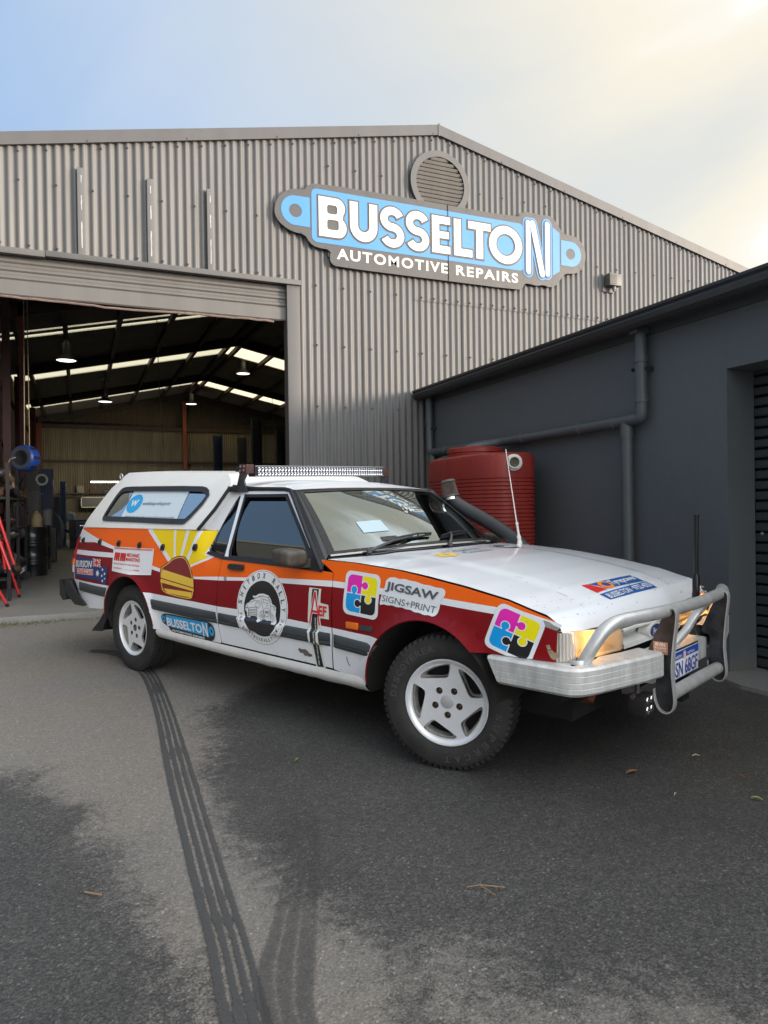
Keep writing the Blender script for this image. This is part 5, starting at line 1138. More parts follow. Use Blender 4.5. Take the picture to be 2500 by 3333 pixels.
for s in (-1, 1):
    cf = lambda x, z, t=0, s=s: (x, s*(canY(x, z)+t), z)
    cs = panel('canopy_side', CO, cf, CANOPY, holes=[CW], lines=[[(-.63, 1.40), (1.0, 1.40)], [(-.65, 1.385), (1.02, 1.375)]], parent=car, step=.07, smooth=25)
    cfo = lambda o: (lambda x, z, t=0, s=s: (x, s*(canY(x, min(z, 1.372))+o+t), z))
    cw = lambda o: (lambda x, z, t=0, s=s: (x, s*(canY(.2, min(z, 1.372))-.008+o), z))
    win_in = inset(CW, .026)
    panel('canopy_window_frame', inset(CW, -.012), cfo(.010), mat('window_frame_black', (.022, .024, .025), .45), holes=[win_in], parent=cs, step=.07)
    panel('canopy_glass', CW, cw(0), CWIN, parent=cs, step=.1)
    if s < 0:
        bn = panel('window_banner', [(-.222, 1.140), (-.232, 1.352), (.560, 1.352), (.562, 1.25), (.575, 1.138)], cw(.003), mat('banner_white', (.60, .69, .74), .5), parent=cs, step=.08)
        bf = cw(.0055)
        q = MB(); q.add([bf(x, z) for x, z in circle(-.118, 1.256, .104, .070, 28)], [tuple(range(28))]); q.obj('round_logo', SBLUE, bn if False else cs, smooth=None)
        q = MB(); text_into(q, 'w', cw(.0075), -.170, 1.232, .105, .050, R(2), bold=.01); q.obj('logo_letter', DECW, cs, smooth=None)
        q = MB(); text_into(q, 'workshop', bf, .005, 1.236, .185, .036, 0, bold=.004, shear=.008); text_into(q, 'whisperer', bf, .200, 1.236, .20, .036, 0, bold=-.004, shear=.008); text_into(q, 'Helping auto repair shop owners achieve business success', bf, -.16, 1.151, .69, .014, 0, bold=.0, shear=.004); q.obj('banner_lettering', DGREY, cs, smooth=None)
top = [(x, z) for x, z in CO[3:9]]
def ctop(u, v):
    xs_ = [(0, -.605, 1.485), (.06, -.57, 1.508), (.14, -.40, 1.508), (.8, .6, 1.478), (.93, .90, 1.462), (.97, .985, 1.42), (1, 1.035, 1.36)]
    for a, b in zip(xs_, xs_[1:]):
        if v <= b[0]: k = (v-a[0])/(b[0]-a[0]); x = a[1]+(b[1]-a[1])*k; z = a[2]+(b[2]-a[2])*k; break
    w = canY(x, z); return (x, u*w, z+.022*(1-u*u))
patch('canopy_top', ctop, 16, 34, CANOPY, car, smooth=35)
def crear(u, v): x = -.905+.300*v; z = 1.060+.425*v; return (x, u*canY(x, z), z+.022*v*(1-u*u))
patch('canopy_rear', crear, 8, 8, CANOPY, car)
def cfront(u, v): x = .875+.16*v; z = 1.083+.277*v; return (x, u*canY(x, z), z+.022*v*(1-u*u))
patch('canopy_front', cfront, 6, 6, CANOPY, car)
for s in (-1, 1): q = MB(); q.tube([(-.60+.022*math.cos(a*.628), s*.63, 1.478+.022*math.sin(a*.628)) for a in range(11)], .005, 6); q.obj('canopy_eye_bolt', mat('zinc', (.5, .5, .5), .4, metal=.8), car)
# ---- interior
mb = MB(); mb.bbox(1.75, 2.10, -.72, .72, .75, .93, .04); mb.bbox(1.85, 2.22, -.74, .74, .88, .955, .02); mb.obj('dashboard', mat('dash', (.045, .048, .05), .7), car)
M = axisM((1.66, -.37, .93), (-.8, 0, .45)); q = MB(); q.tube([tuple(M @ Vector((.185*math.cos(a*math.pi/12), .185*math.sin(a*math.pi/12), 0))) for a in range(25)], .014, 8); q.tube([tuple(M @ Vector((-.18, 0, 0))), tuple(M @ Vector((.18, 0, 0)))], .02, 8); q.obj('steering_wheel', PLASTIC, car)
for y in (-.37, .37):
    mb = MB(); mb.bbox(1.12, 1.24, y-.24, y+.24, .55, 1.10, .05); mb.bbox(1.14, 1.60, y-.24, y+.24, .45, .62, .05); mb.bbox(1.12, 1.20, y-.12, y+.12, 1.11, 1.26, .03); mb.obj('seat', mat('seat_cloth', (.07, .075, .08), .9), car)
mb = MB(); mb.box(1.0, 1.02, -.8, .8, .4, 1.08); mb.obj('rear_bulkhead', DARK, car, smooth=None)
mb = MB(); mb.bbox(1.72, 1.74, -.12, .12, 1.26, 1.32, .008); mb.obj('rear_view_mirror', PLASTIC, car)
# ---- small things on the sides
s = -1
kids = [o for o in COL.objects if o.parent == car]
doorR = [o for o in kids if o.name.startswith('door') and not o.name.startswith(('door_f', 'door_m'))][0]
fenR = [o for o in kids if o.name.startswith('fender')][0]; bedR = [o for o in kids if o.name.startswith('bed_side')][0]
for sd_ in (-1, 1):
    q = MB()
    P = rrect(1.288, 1.436, .852, .884, .012, 3); q.prism(P, lambda x, z, t: (x, sd_*(W(x, z)+t), z), .0, .022); q.obj('door_handle', PLASTIC, car, smooth=None)
    q = MB(); q.prism(rrect(1.278, 1.446, .838, .892, .02, 4), lambda x, z, t: (x, sd_*(W(x, z)+t), z), .0, .0035); q.obj('handle_recess', mat('recess_orange', (.60, .11, .01), .4), car, smooth=None)
    q = MB(); q.lathe([(.014, 0), (.014, .006), (.005, .006), (.004, .002), (0, .002)], 16, axisM((1.259, sd_*(W(1.259, .79)), .79), (0, sd_, 0))); q.obj('door_lock', mat('zinc', (.5, .5, .5), .4, metal=.8), car)
    q = MB(); q.bbox(2.346, 2.430, sd_*.928-.012, sd_*.928+.012, .611, .645, .004); q.obj('side_repeater', AMB, car)
    q = MB(); q.prism(rrect(2.443, 2.531, .613, .639, .008, 3), lambda x, z, t: (x, sd_*(W(x, z)+t), z), .0, .006); q.obj('fender_badge', MOULD, car, smooth=None)
    for x, z in ((-.855, .947), (-.473, .950), (-.151, .951), (.16, .951), (.48, .948), (.878, .965)):
        q = MB(); q.prism([(x-.018, z-.018), (x+.012, z-.02), (x+.018, z+.006), (x+.010, z+.026), (x-.008, z+.024), (x-.020, z+.004)], lambda a, b, t: (a, sd_*(W(a, b)+t), b), 0, .014); q.tube([(x-.01, sd_*(W(x, z)+.014), z-.008), (x+.004, sd_*(W(x, z)+.022), z+.01)], .005, 6); q.obj('cover_hook', PLASTIC, car, smooth=None)
def patchdec(name, P, m, parent=car, off=.002, w=W): return panel(name, P, sidefn(-1, off, w), m, step=.05, parent=parent, smooth=60)
pr = [(1.952, .442), (1.965, .452), (1.985, .447), (2.01, .452), (2.03, .446), (2.045, .432), (2.066, .430), (2.068, .418), (2.04, .412), (2.02, .416), (2.008, .410), (1.99, .428), (1.97, .424)]
patchdec('bare_patch', pr, mat('bare_metal', (.17, .14, .12), .6, var=.4, vscale=60), doorR, .005)
patchdec('scratch', [(2.334, .458), (2.341, .455), (2.343, .435), (2.356, .412), (2.352, .408), (2.338, .432)], DGREY, fenR)
for P in ([(3.49, .668), (3.505, .672), (3.512, .655), (3.498, .648)], [(3.497, .645), (3.515, .652), (3.530, .640), (3.538, .650), (3.545, .625), (3.528, .610), (3.512, .618)]): patchdec('paint_chip', P, mat('primer_tan', (.36, .28, .17), .7, var=.3, vscale=60), fenR)
q = MB(); rnd = random.Random(8)
for i in range(34):
    x = rnd.choice([rnd.uniform(2.28, 2.46), rnd.uniform(3.3, 3.53), rnd.uniform(1.3, 2.2)]); z = rnd.uniform(.38, .80); r = rnd.uniform(.0015, .0035)
    if x < 2.3: z = rnd.uniform(.375, .39)
    q.add([sidefn(-1, .0032)(x+r*rnd.uniform(.6, 1.3)*math.cos(a), z+r*rnd.uniform(.6, 1.3)*math.sin(a)) for a in range(6)], [tuple(range(6))])
struct(q.obj('stone_chips', RUST, car, smooth=None), 'stuff')
# wheel arch edge, muddy
for i in (0, 1):
    a0, a1 = (5, 176) if i == 0 else (46, 176)
    q = MB(); q.tube([(x, -(W(x, z)-.004), z) for x, z in arch(i, .0, a0, a1)], .005, 6); q.obj('arch_edge', MAROON if i == 0 else MAROON, car)
# ------------------------------------------------------------------ stickers
def sticker(name, P, mats, regions=(), w=W, off=.0035, step=.018): return panel(name, P, sidefn(-1, off, w), mats, regions, step=step, parent=car, smooth=60)
def st_text(name, items, m, parent=None, w=W, off=.0062):
    q = MB(); fn = sidefn(-1, off, w)
    for it in items: text_into(q, it[0], fn, *it[1:6], **(it[6] if len(it) > 6 else {}))
    return q.obj(name, m, parent or car, smooth=None)
# round rally sticker
cx, cz, rx, rz = 1.635, .6435, .240, .2235
g2 = lambda gx, gy: (cx+(gx-497)/391*.240, cz-(gy-745)/590*.2235)
disc = [g2(*p) for p in [(255, 720), (240, 800), (272, 850), (270, 915), (320, 925), (335, 892), (425, 892), (440, 945), (475, 968), (530, 915), (550, 912), (565, 925), (650, 918), (672, 958), (728, 962), (720, 880), (712, 830), (718, 700), (690, 675), (655, 660), (635, 595), (600, 540), (520, 518), (450, 530), (400, 570), (355, 573), (360, 602), (400, 620), (340, 640), (290, 690)]]
ro = sticker('rally_sticker', circle(cx, cz, rx, rz, 64), [DECW, DECK], [(circle(cx, cz, rx*.968, rz*.972, 64), 1), (circle(cx, cz, rx*.955, rz*.962, 64), 0), (circle(cx+.003, cz-.004, rx*.715, rz*.735, 56), 1), (disc, 0)], w=Wm, step=.011)
q = MB(); fn = sidefn(-1, .0070, Wm)
arc_text(q, 'SHITBOX RALLY', lambda a, b, t=0: fn(cx+(a)*rx, cz+(b)*rz), 0, 0, .85, R(174), R(3), .145, .095, .012)
arc_text(q, 'WWW.SHITBOXRALLY.COM.AU', lambda a, b, t=0: fn(cx+(a)*rx, cz+(b)*rz), 0, 0, .85, R(196), R(343), .095, .058, .012, inward=True)
def stroke(q, pts, w=.0022, f=fn):
    P = [g2(*p) for p in pts]
    for a, b in zip(P, P[1:]):
        dx, dz = b[0]-a[0], b[1]-a[1]; l = math.hypot(dx, dz) or 1; nx, nz_ = -dz/l*w/2, dx/l*w/2
        q.add([f(a[0]+nx, a[1]+nz_), f(b[0]+nx, b[1]+nz_), f(b[0]-nx, b[1]-nz_), f(a[0]-nx, a[1]-nz_)], [(0, 1, 2, 3)])
for P in ([(300, 690), (400, 640), (470, 640), (500, 690)], [(505, 560), (500, 640), (530, 760), (555, 900)], [(520, 560), (600, 565), (640, 680), (640, 900)], [(520, 600), (590, 612), (600, 660), (530, 655), (520, 600)], [(310, 770), (435, 735), (430, 880), (300, 900), (310, 770)], [(305, 800), (432, 775)], [(305, 820), (432, 800)], [(303, 845), (432, 828)], [(303, 868), (430, 855)],
          [(300, 780), (300, 900)], [(480, 860), (490, 800), (530, 790), (545, 850), (530, 910), (490, 930), (480, 860)], [(500, 860), (510, 830), (525, 850), (515, 900), (500, 860)], [(660, 800), (680, 830), (700, 900), (690, 940), (665, 880), (660, 800)], [(635, 690), (690, 690), (700, 740)], [(600, 545), (640, 640)], [(455, 580), (500, 560), (520, 545)], [(360, 600), (420, 600), (480, 555)], [(250, 790), (300, 760)], [(275, 900), (320, 880)], [(575, 695), (610, 690)]): stroke(q, P)
for c, r in (((440, 710), 38), ((268, 745), 24), ((585, 795), 58), ((705, 715), 22)):
    stroke(q, [(c[0]+r*.85*math.cos(a*math.pi/9), c[1]+r*1.15*math.sin(a*math.pi/9)) for a in range(19)], .002)
text_into(q, '2021', fn, *g2(558, 812), .036, .014, 0, .03)
q.obj('rally_lettering', DECK, ro, smooth=None)
# club sticker with a tapering bar
ae = sticker('club_sticker', [(2.043, .797), (2.139, .797), (2.141, .722), (2.205, .716), (2.214, .64), (2.147, .640), (2.140, .60), (2.150, .50), (2.166, .360), (2.090, .355), (2.070, .49), (2.045, .62)], [mat('print_cream', (.70, .70, .62), .4), DECK],
             [([(2.068, .792), (2.122, .794), (2.122, .63), (2.126, .52), (2.150, .370), (2.100, .365), (2.084, .48), (2.070, .61)], 1)], w=Wm, step=.011)
Pa = lambda P, m, n, o=.0055: panel(n, P, sidefn(-1, o, Wm), m, step=.04, parent=ae, smooth=None)
Pa([(2.055, .598), (2.087, .785), (2.107, .785), (2.155, .598), (2.136, .598), (2.124, .660), (2.083, .660), (2.074, .598)], DECW, 'letter_backing', .0055)
panel('red_letter', [(2.060, .602), (2.091, .780), (2.103, .780), (2.149, .602), (2.138, .602), (2.124, .665), (2.082, .665), (2.070, .602)], sidefn(-1, .0070, Wm), RED, holes=[[(2.085, .678), (2.120, .678), (2.098, .750)]], step=.03, parent=ae, smooth=None)
st_text('red_letters', [('EF', 2.132, .652, .064, .056, 0, dict(bold=.03)), ], RED, ae, Wm, .0080)
st_text('club_lettering', [('AUTO ENTHUSIAST FEDERATION | Est. 2023', 2.103, .640, .262, .013, R(-87.5), dict(bold=.02))], DECW, ae, Wm, .0080)
# puzzle stickers
def clipz(P, z0):
    out = []
    for i in range(len(P)):
        a, b = P[i-1], P[i]
        if (a[1] >= z0) != (b[1] >= z0): k = (z0-a[1])/(b[1]-a[1]); out.append((a[0]+(b[0]-a[0])*k, z0))
        if b[1] >= z0: out.append(b)
    return out
def puzzle(T, z0=None):
    M = [mat('sticker_white', (.76, .79, .81), .35, coat=.4), MAG, YEL2, CYAN, DECK]
    tr = lambda P: [T(*p) for p in P]
    sq = rrect(-1, 1, -1, 1, .30, 5); g = .022; i = .84
    def quad(sx, sy):
        P = rrect(-i, i, -i, i, .26, 5); return [(max(p[0], g) if sx > 0 else min(p[0], -g), max(p[1], g) if sy > 0 else min(p[1], -g)) for p in P]
    regs = [(tr(quad(-1, 1)), 1), (tr(quad(1, 1)), 2), (tr(quad(-1, -1)), 3), (tr(quad(1, -1)), 4)]
    for (kx, ky, nx, ny, mi) in ((.17, .42, -.17, 0, 1), (.42, -.17, 0, .17, 2), (-.17, -.42, .17, 0, 4), (-.42, .17, 0, -.17, 3)):
        regs.append((tr(circle(kx, ky, .205, n=18)), 0)); regs.append((tr(circle(kx, ky, .165, n=18)), mi))
        ax, ay = kx+nx*1.25, ky+ny*1.25; w = .075
        if nx: regs.append((tr([(kx, ky-w), (ax, ay-w), (ax, ay+w), (kx, ky+w)]), mi))
        else: regs.append((tr([(kx-w, ky), (ax-w, ay), (ax+w, ay), (kx+w, ky)]), mi))
    P = tr(sq)
    if z0: P = clipz(P, z0)
    return P, M, regs
P, M_, rg = puzzle(lambda u, v: (2.441+.125*u, .792+.113*v-.006*u)); sticker('puzzle_sticker', P, M_, rg, step=.014)
P, M_, rg = puzzle(lambda u, v: (3.345+.112*u+.036*v, .702-.033*u+.098*v), .603); sticker('puzzle_sticker', P, M_, rg, step=.02)
cl = [(2.575, .75), (2.578, .79), (2.59, .82), (2.60, .85), (2.60, .875), (2.622, .892), (2.66, .896), (2.69, .888), (2.72, .893), (2.76, .886), (2.80, .884), (2.84, .874), (2.88, .874), (2.92, .866), (2.965, .866), (2.98, .850), (2.972, .825), (2.955, .81), (2.953, .775), (2.945, .745), (2.925, .732), (2.90, .738), (2.87, .735), (2.84, .743), (2.81, .741), (2.78, .750), (2.75, .748), (2.72, .756), (2.69, .752), (2.66, .760), (2.63, .755), (2.60, .760)]
js = sticker('signwriter_sticker', chaikin(cl, 1), mat('sticker_white', (.76, .79, .81), .35))
st_text('sticker_lettering', [('JIGSAW', 2.603, .822, .335, .052, R(-4.6), dict(bold=.03, shear=.018)), ('SIGNS+PRINT', 2.590, .774, .345, .031, R(-4.3), dict(bold=-.004))], DGREY, js)
# parts shop sticker with flag
bs = sticker('parts_shop_sticker', [(-1.035, .806), (-.43, .818), (-.40, .765), (-.272, .770), (-.285, .63), (-.40, .64), (-.42, .655), (-.99, .640)], [NAVY, MAROON], [], step=.05)
st_text('sticker_lettering', [('BURSON', -.972, .722, .40, .056, R(2.9), dict(bold=.028)), ('AUTO PARTS', -.925, .680, .37, .028, R(2.3), dict(bold=.03))], DECW, bs, W, .0068)
Pq = lambda P, m, n, par, o=.0048: panel(n, P, sidefn(-1, o), m, step=.06, parent=par, smooth=None)
Pq([(-.948, .714), (-.538, .733), (-.533, .685), (-.943, .668)], DECW, 'box_border', bs, .0042); Pq([(-.942, .710), (-.543, .728), (-.539, .690), (-.938, .672)], RED, 'red_box', bs, .0055)
jx = lambda a, b: (-.567+.150*a+.02*(1-b), .757+.060*b)
for w_, m_, o_ in ((.11, DECW, .0042), (.05, RED, .0055)):
    q = MB(); fnn = sidefn(-1, o_)
    for a, b in (((0, 0), (1, 1)), ((0, 1), (1, 0)), ((.5, 0), (.5, 1)), ((0, .5), (1, .5))):
        dx, dz = b[0]-a[0], b[1]-a[1]; l = math.hypot(dx, dz); ww = w_*(1.5 if 0 in (dx, dz) else 1); nx, nz_ = -dz/l*ww, dx/l*ww
        q.add([fnn(*jx(a[0]+nx, a[1]+nz_)), fnn(*jx(b[0]+nx, b[1]+nz_)), fnn(*jx(b[0]-nx, b[1]-nz_)), fnn(*jx(a[0]-nx, a[1]-nz_))], [(0, 1, 2, 3)])
        o_ += .00012; fnn = sidefn(-1, o_)
    q.obj('flag_cross', m_, bs, smooth=None)
q = MB(); fnn = sidefn(-1, .0050)
for (x, z, r) in ((-.447, .708, .030), (-.359, .742, .014), (-.318, .712, .014), (-.365, .694, .014), (-.312, .676, .010), (-.350, .655, .014)):
    q.add([fnn(x+(r if k % 2 == 0 else r*.45)*1.3*math.cos(k*math.pi/7), z+(r if k % 2 == 0 else r*.45)*math.sin(k*math.pi/7)) for k in range(14)], [tuple(range(14))])
q.obj('flag_stars', DECW, bs, smooth=None)
# marketing sticker
mk = sticker('marketing_sticker', [(-.222, .926), (.364, .934), (.372, .75), (.10, .735), (-.203, .743)], DECW, step=.05)
q = MB(); fnn = sidefn(-1, .0055)
for k in range(44): x = -.21+k*.0128; z = .922+.008*(k/44); q.add([fnn(x, z), fnn(x+.007, z), fnn(x+.009, z-.012), fnn(x+.002, z-.012)], [(3, 2, 1, 0)])
for ox in (0, .09):
    for (xa, xb) in ((0, .022), (.030, .052), (.060, .082)): q.add([fnn(-.192+ox+xa, .824), fnn(-.192+ox+xa+.02, .824), fnn(-.192+ox+xb+.004, .886), fnn(-.192+ox+xb-.018, .886)], [(0, 1, 2, 3)])
    for (xa, xb) in ((.022, .030), (.052, .060)): q.add([fnn(-.192+ox+xa-.006, .880), fnn(-.192+ox+xa+.008, .886), fnn(-.192+ox+xb+.014, .830), fnn(-.192+ox+xb, .824)], [(0, 1, 2, 3)])
text_into(q, 'MECHANIC', fnn, -.004, .862, .185, .026, 0, .03, shear=.003); text_into(q, 'MARKETING', fnn, -.012, .829, .205, .026, R(.4), .03, shear=.003)
text_into(q, 'SPECIALIST MARKETING AND ADVERTISING', fnn, -.188, .797, .385, .011, 0, .02); text_into(q, 'FOR MECHANICS AND AUTO REPAIR SHOPS', fnn, -.180, .764, .385, .011, 0, .02)
q.obj('sticker_lettering', RED, mk, smooth=None)
# plain dome shaped badge
bd = [(.480, .811), (.53, .835), (.579, .856), (.62, .885), (.682, .900), (.74, .905), (.79, .893), (.84, .85), (.88, .801), (.91, .76), (.922, .72), (.918, .64), (.888, .619), (.74, .622), (.591, .631), (.52, .65), (.502, .69), (.49, .75)]
bg_ = sticker('dome_badge', chaikin(bd, 1), [mat('badge_maroon', (.20, .008, .012), .35, coat=.4), GOLD, mat('badge_maroon', (.2, .01, .01), .35)],
    [(chaikin(shr(bd, .95, (.72, .755)), 1), 1), (chaikin(shr(bd, .91, (.72, .755)), 1), 0), ([(.545, .672), (.895, .672), (.892, .637), (.60, .643)], 1),
     ([(.50, .71), (.515, .80), (.905, .76), (.918, .68)], 1), ([(.50, .735), (.50, .742), (.92, .705), (.92, .698)], 0)], step=.03)
# small workshop sticker on the sill
def bz(u, v): return (.505+.635*u+.0*v, .372+.126*v+(.002 if u < .5 else 0))
bP = [(.0, .55), (.0, .80), (.04, .93), (.10, 1.0), (.55, 1.02), (.86, 1.02), (.93, .98), (.99, .85), (1.01, .6), (1.0, .3), (.96, .05), (.90, .0), (.60, .0), (.22, -.02), (.15, .1), (.13, .28), (.04, .38)]
sb = sticker('workshop_sticker', chaikin([bz(*p) for p in bP], 1), [DECK, SBLUE], [([bz(*p) for p in [(.09, .42), (.10, .92), (.90, .95), (.90, .20), (.18, .28)]], 1), (circle(.535, .458, .022, .024, 16), 1), (circle(.535, .458, .009, .010, 12), 0), (circle(1.108, .440, .026, .032, 16), 1), (circle(1.108, .440, .010, .012, 12), 0)], step=.04)
st_text('sticker_lettering', [('BUSSELTO', .578, .414, .425, .060, R(-.4), dict(bold=.03)), ('N', 1.012, .396, .055, .092, 0, dict(bold=.03)), ('AUTOMOTIVE REPAIRS', .630, .383, .39, .014, R(-1.2), dict(bold=.03))], DECW, sb)
# ------------------------------------------------------------------ wheels
SLOT = [(875, 512), (918, 517), (1010, 590), (1075, 680), (1115, 755), (1095, 772), (1000, 784), (972, 765), (945, 700), (880, 545)]
HOLE = [(902, 538), (935, 545), (1005, 606), (1062, 688), (1090, 745), (1075, 755), (1010, 764), (985, 745), (955, 690)]
cvt = lambda P: [((x-765)/400*.205, -(y-845)/421*.205) for x, y in P]
SLOT, HOLE = chaikin(cvt(SLOT), 1), chaikin(cvt(HOLE), 1)
def rotp(P, a): c, s_ = math.cos(a), math.sin(a); return [(x*c-y*s_, x*s_+y*c) for x, y in P]
def make_wheel(name, cap, phase, words=()):
    w = bpy.data.objects.new(name, None); COL.objects.link(w); w.parent = car
    TL = mat('tyre_letters', (.05, .05, .05), .7)
    M = Matrix(((1, 0, 0), (0, 0, -1), (0, 1, 0))).to_4x4()      # (a, b, outward) -> (a, -outward, b)
    q = MB(); pf = [(.196, -.06), (.205, -.075), (.24, -.098), (.275, -.10), (.300, -.092), (.312, -.08), (.319, -.062), (.321, -.04), (.321, -.034), (.313, -.032), (.313, -.024), (.321, -.022), (.322, -.004), (.314, -.003), (.314, .005), (.322, .006), (.321, .024), (.313, .026), (.313, .034), (.321, .036), (.319, .062), (.312, .080), (.303, .090), (.296, .094), (.290, .0945), (.275, .099), (.250, .101), (.232, .099), (.216, .092), (.208, .082), (.204, .078), (.198, .066), (.196, .06)]
    q.lathe(pf, 72, M); ty = q.obj('tyre', TYRE, w, smooth=40)
    q = MB()
    for k in range(64):
        a = 2*math.pi*k/64; ca, sa = math.cos(a), math.sin(a)
        for sgn in (1, -1):
            p0 = [(r, h) for r, h in ((.296, .096), (.321, .083), (.3245, .060), (.3215, .045), (.300, .070))]
            V = []
            for da in (-.028, .028):
                for r, h in p0: V.append(tuple(M @ Vector((r*math.cos(a+da+(h*.25)), r*math.sin(a+da+h*.25), sgn*h))))
            q.add(V, [(0, 1, 2, 3, 4), (9, 8, 7, 6, 5)]+[(i, (i+1) % 5, 5+(i+1) % 5, 5+i) for i in range(5)])
        for h0, h1 in ((-.03, -.004), (.006, .03)):
            V = [tuple(M @ Vector((r*math.cos(a+da+.05), r*math.sin(a+da+.05), h))) for da in (-.030, .030) for r in (.318, .3248) for h in (h0, h1)]
            q.add(V, [(0, 1, 3, 2), (4, 6, 7, 5), (0, 4, 5, 1), (2, 3, 7, 6), (0, 2, 6, 4), (1, 5, 7, 3)])
    struct(q.obj('tread_blocks', TYRE, ty, smooth=None), 'stuff')
    if words:
        q = MB()
        for s_, a0, a1 in words: arc_text(q, s_, lambda a, b, t=0: tuple(M @ Vector((a, b, .1022))), 0, 0, .262, R(a0), R(a1), .032, .030, .03)
        q.obj('tyre_lettering', TL, ty, smooth=None)
    q = MB(); q.lathe([(.180, .030), (.186, .060), (.190, .068), (.196, .070), (.200, .078), (.205, .080), (.207, .084), (.205, .088), (.200, .088), (.195, .080), (.188, .074), (.182, .071)], 64, M); rim = q.obj('rim', ALLOY, w, smooth=50)
    slots = [rotp(SLOT, phase+k*2*math.pi/5) for k in range(5)]; holes = [rotp(HOLE, phase+k*2*math.pi/5) for k in range(5)]
    lugs = [circle(.063*math.cos(a), .063*math.sin(a), .0165, n=14) for a in [R(-88)+phase+k*2*math.pi/5 for k in range(5)]]
    dish = lambda x, y: .066+.004*min(1, math.hypot(x, y)/.19) 
    f0 = lambda x, y, t=0: tuple(M @ Vector((x, y, dish(x, y))))
    cc = [] if cap else [circle(0, 0, .026, n=20)]
    panel('spoke_plate', circle(0, 0, .183, n=60), f0, ALLOY, holes=slots+lugs+cc, step=.03, parent=rim, smooth=30)
    q = MB()
    for S_, H_ in zip(slots, holes):
        S2 = resample(S_, .012); n = len(S2)
        cxh = sum(p[0] for p in H_)/len(H_); cyh = sum(p[1] for p in H_)/len(H_)
        V = [f0(*p) for p in S2]+[tuple(M @ Vector((p[0]*.97+cxh*.03, p[1]*.97+cyh*.03, .054))) for p in S2]
        q.add(V, [(i, (i+1) % n, n+(i+1) % n, n+i) for i in range(n)])
        v, f, _ = panel('', [(p[0]*.97+cxh*.03, p[1]*.97+cyh*.03) for p in S_], lambda x, y: tuple(M @ Vector((x, y, .054-.3*max(0, .165-math.hypot(x, y))))), None, holes=[H_], step=.02, make=False); q.add(v, f)
        V = [tuple(M @ Vector((p[0], p[1], .054-.3*max(0, .165-math.hypot(*p))))) for p in H_]+[tuple(M @ Vector((p[0]*.97, p[1]*.97, .02))) for p in H_]; n = len(H_)
        q.add(V, [(i, (i+1) % n, n+(i+1) % n, n+i) for i in range(n)])
    q.obj('slot_recess', ALLOY2, rim, smooth=30)
    for L_ in lugs:
        n = len(L_); q = MB(); q.add([f0(*p) for p in L_]+[tuple(M @ Vector((p[0], p[1], .035))) for p in L_], [(i, (i+1) % n, n+(i+1) % n, n+i) for i in range(n)])
        cx_, cy_ = sum(p[0] for p in L_)/n, sum(p[1] for p in L_)/n; q.lathe([(.0165, .036), (.009, .037), (.009, .050), (.006, .053), (0, .053)], 6, M @ Matrix.Translation((cx_, cy_, 0)), ); q.obj('wheel_nut', mat('wheel_nut', (.22, .17, .14), .5, metal=.5, var=.3), rim, smooth=None)
    q = MB()
    if cap: q.lathe([(.033, .0655), (.033, .0685), (.030, .070), (0, .071)], 32, M); q.obj('centre_cap', mat('cap_silver', (.50, .51, .52), .45, metal=.4), rim)
    else: q.lathe([(.026, .066), (.024, .045), (.012, .044), (.010, .055), (0, .055)], 24, M); q.obj('hub_centre', mat('hub_dirty', (.16, .14, .12), .6, metal=.3), rim)
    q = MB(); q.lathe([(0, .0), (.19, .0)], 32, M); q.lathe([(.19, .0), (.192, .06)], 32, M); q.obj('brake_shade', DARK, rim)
    return w
def place_wheel(w, x, y, steer, left=False, z=.320):
    w.matrix_parent_inverse = Matrix(); w.location = (x, y, z); w.rotation_euler = (0, 0, steer+(math.pi if left else 0))
wf = make_wheel('wheel', True, R(0), (('SUPERCAT', -8, -88), ('DISCOVERER', 175, 105))); place_wheel(wf, 2.925, -.795, R(19))
wr_ = make_wheel('wheel', False, R(22), (('DISCOVERER', 120, 40),)); place_wheel(wr_, 0, -.785, 0)
def copy_tree(o, parent=None):
    c = o.copy(); COL.objects.link(c); c.parent = parent
    for ch in [k for k in bpy.data.objects if k.parent == o]: copy_tree(ch, c)
    return c
for src, x, st in ((wf, 2.925, R(19)), (wr_, 0, 0)):
    c = copy_tree(src, car); place_wheel(c, x, .79, st, True)
q = MB(); q.tube([(0, -.7, .32), (0, .7, .32)], .05, 10); q.tube([(2.925, -.66, .30), (2.925, .66, .30)], .035, 10); q.tube([(2.925, -.70, .32), (2.925, -.55, .32)], .13, 16); q.obj('axle', DIRTY, car)
q = MB(); q.tube([(3.05, -.52, .40), (2.6, -.50, .42)], .03, 8); q.obj('suspension_arm', DIRTY, car)
# ================================================================== WORKSHOP CLUTTER
FL = .214
BLK = mat('drum_black', (.012, .012, .013), .28, coat=.3)
def drum(x, y, label):
    t = thing('oil_drum', label, 'drum', (x, y, FL), group='black drums inside the doorway')
    q = MB(); r = .25; pf = [(0, .01), (r-.01, .0), (r+.006, .005), (r+.006, .018), (r, .022)]
    for zc in (.21, .26, .31, .52, .57, .62): pf += [(r, zc-.018), (r+.010, zc-.006), (r+.010, zc+.006), (r, zc+.018)]
    pf += [(r, .80), (r+.006, .815), (r+.006, .832), (r-.004, .836), (r-.012, .822)]; q.lathe(pf, 40); q.obj('drum_body', BLK, t, smooth=50)
    q = MB(); q.lathe([(0, .822), (r-.011, .822)], 40); q.lathe([(.03, .822), (.03, .838), (0, .838)], 14, Matrix.Translation((.13, -.1, 0))); q.obj('drum_lid', BLK, t)
    return t
drum(-.745, 13.55, 'black steel drum nearest the door with pump and jug on top'); drum(-.745, 15.0, 'black steel drum behind and right of the front drum')
t = thing('hand_pump', 'chrome handled black grease pump standing on the front drum', 'pump', (-.90, 13.45, FL+.825))
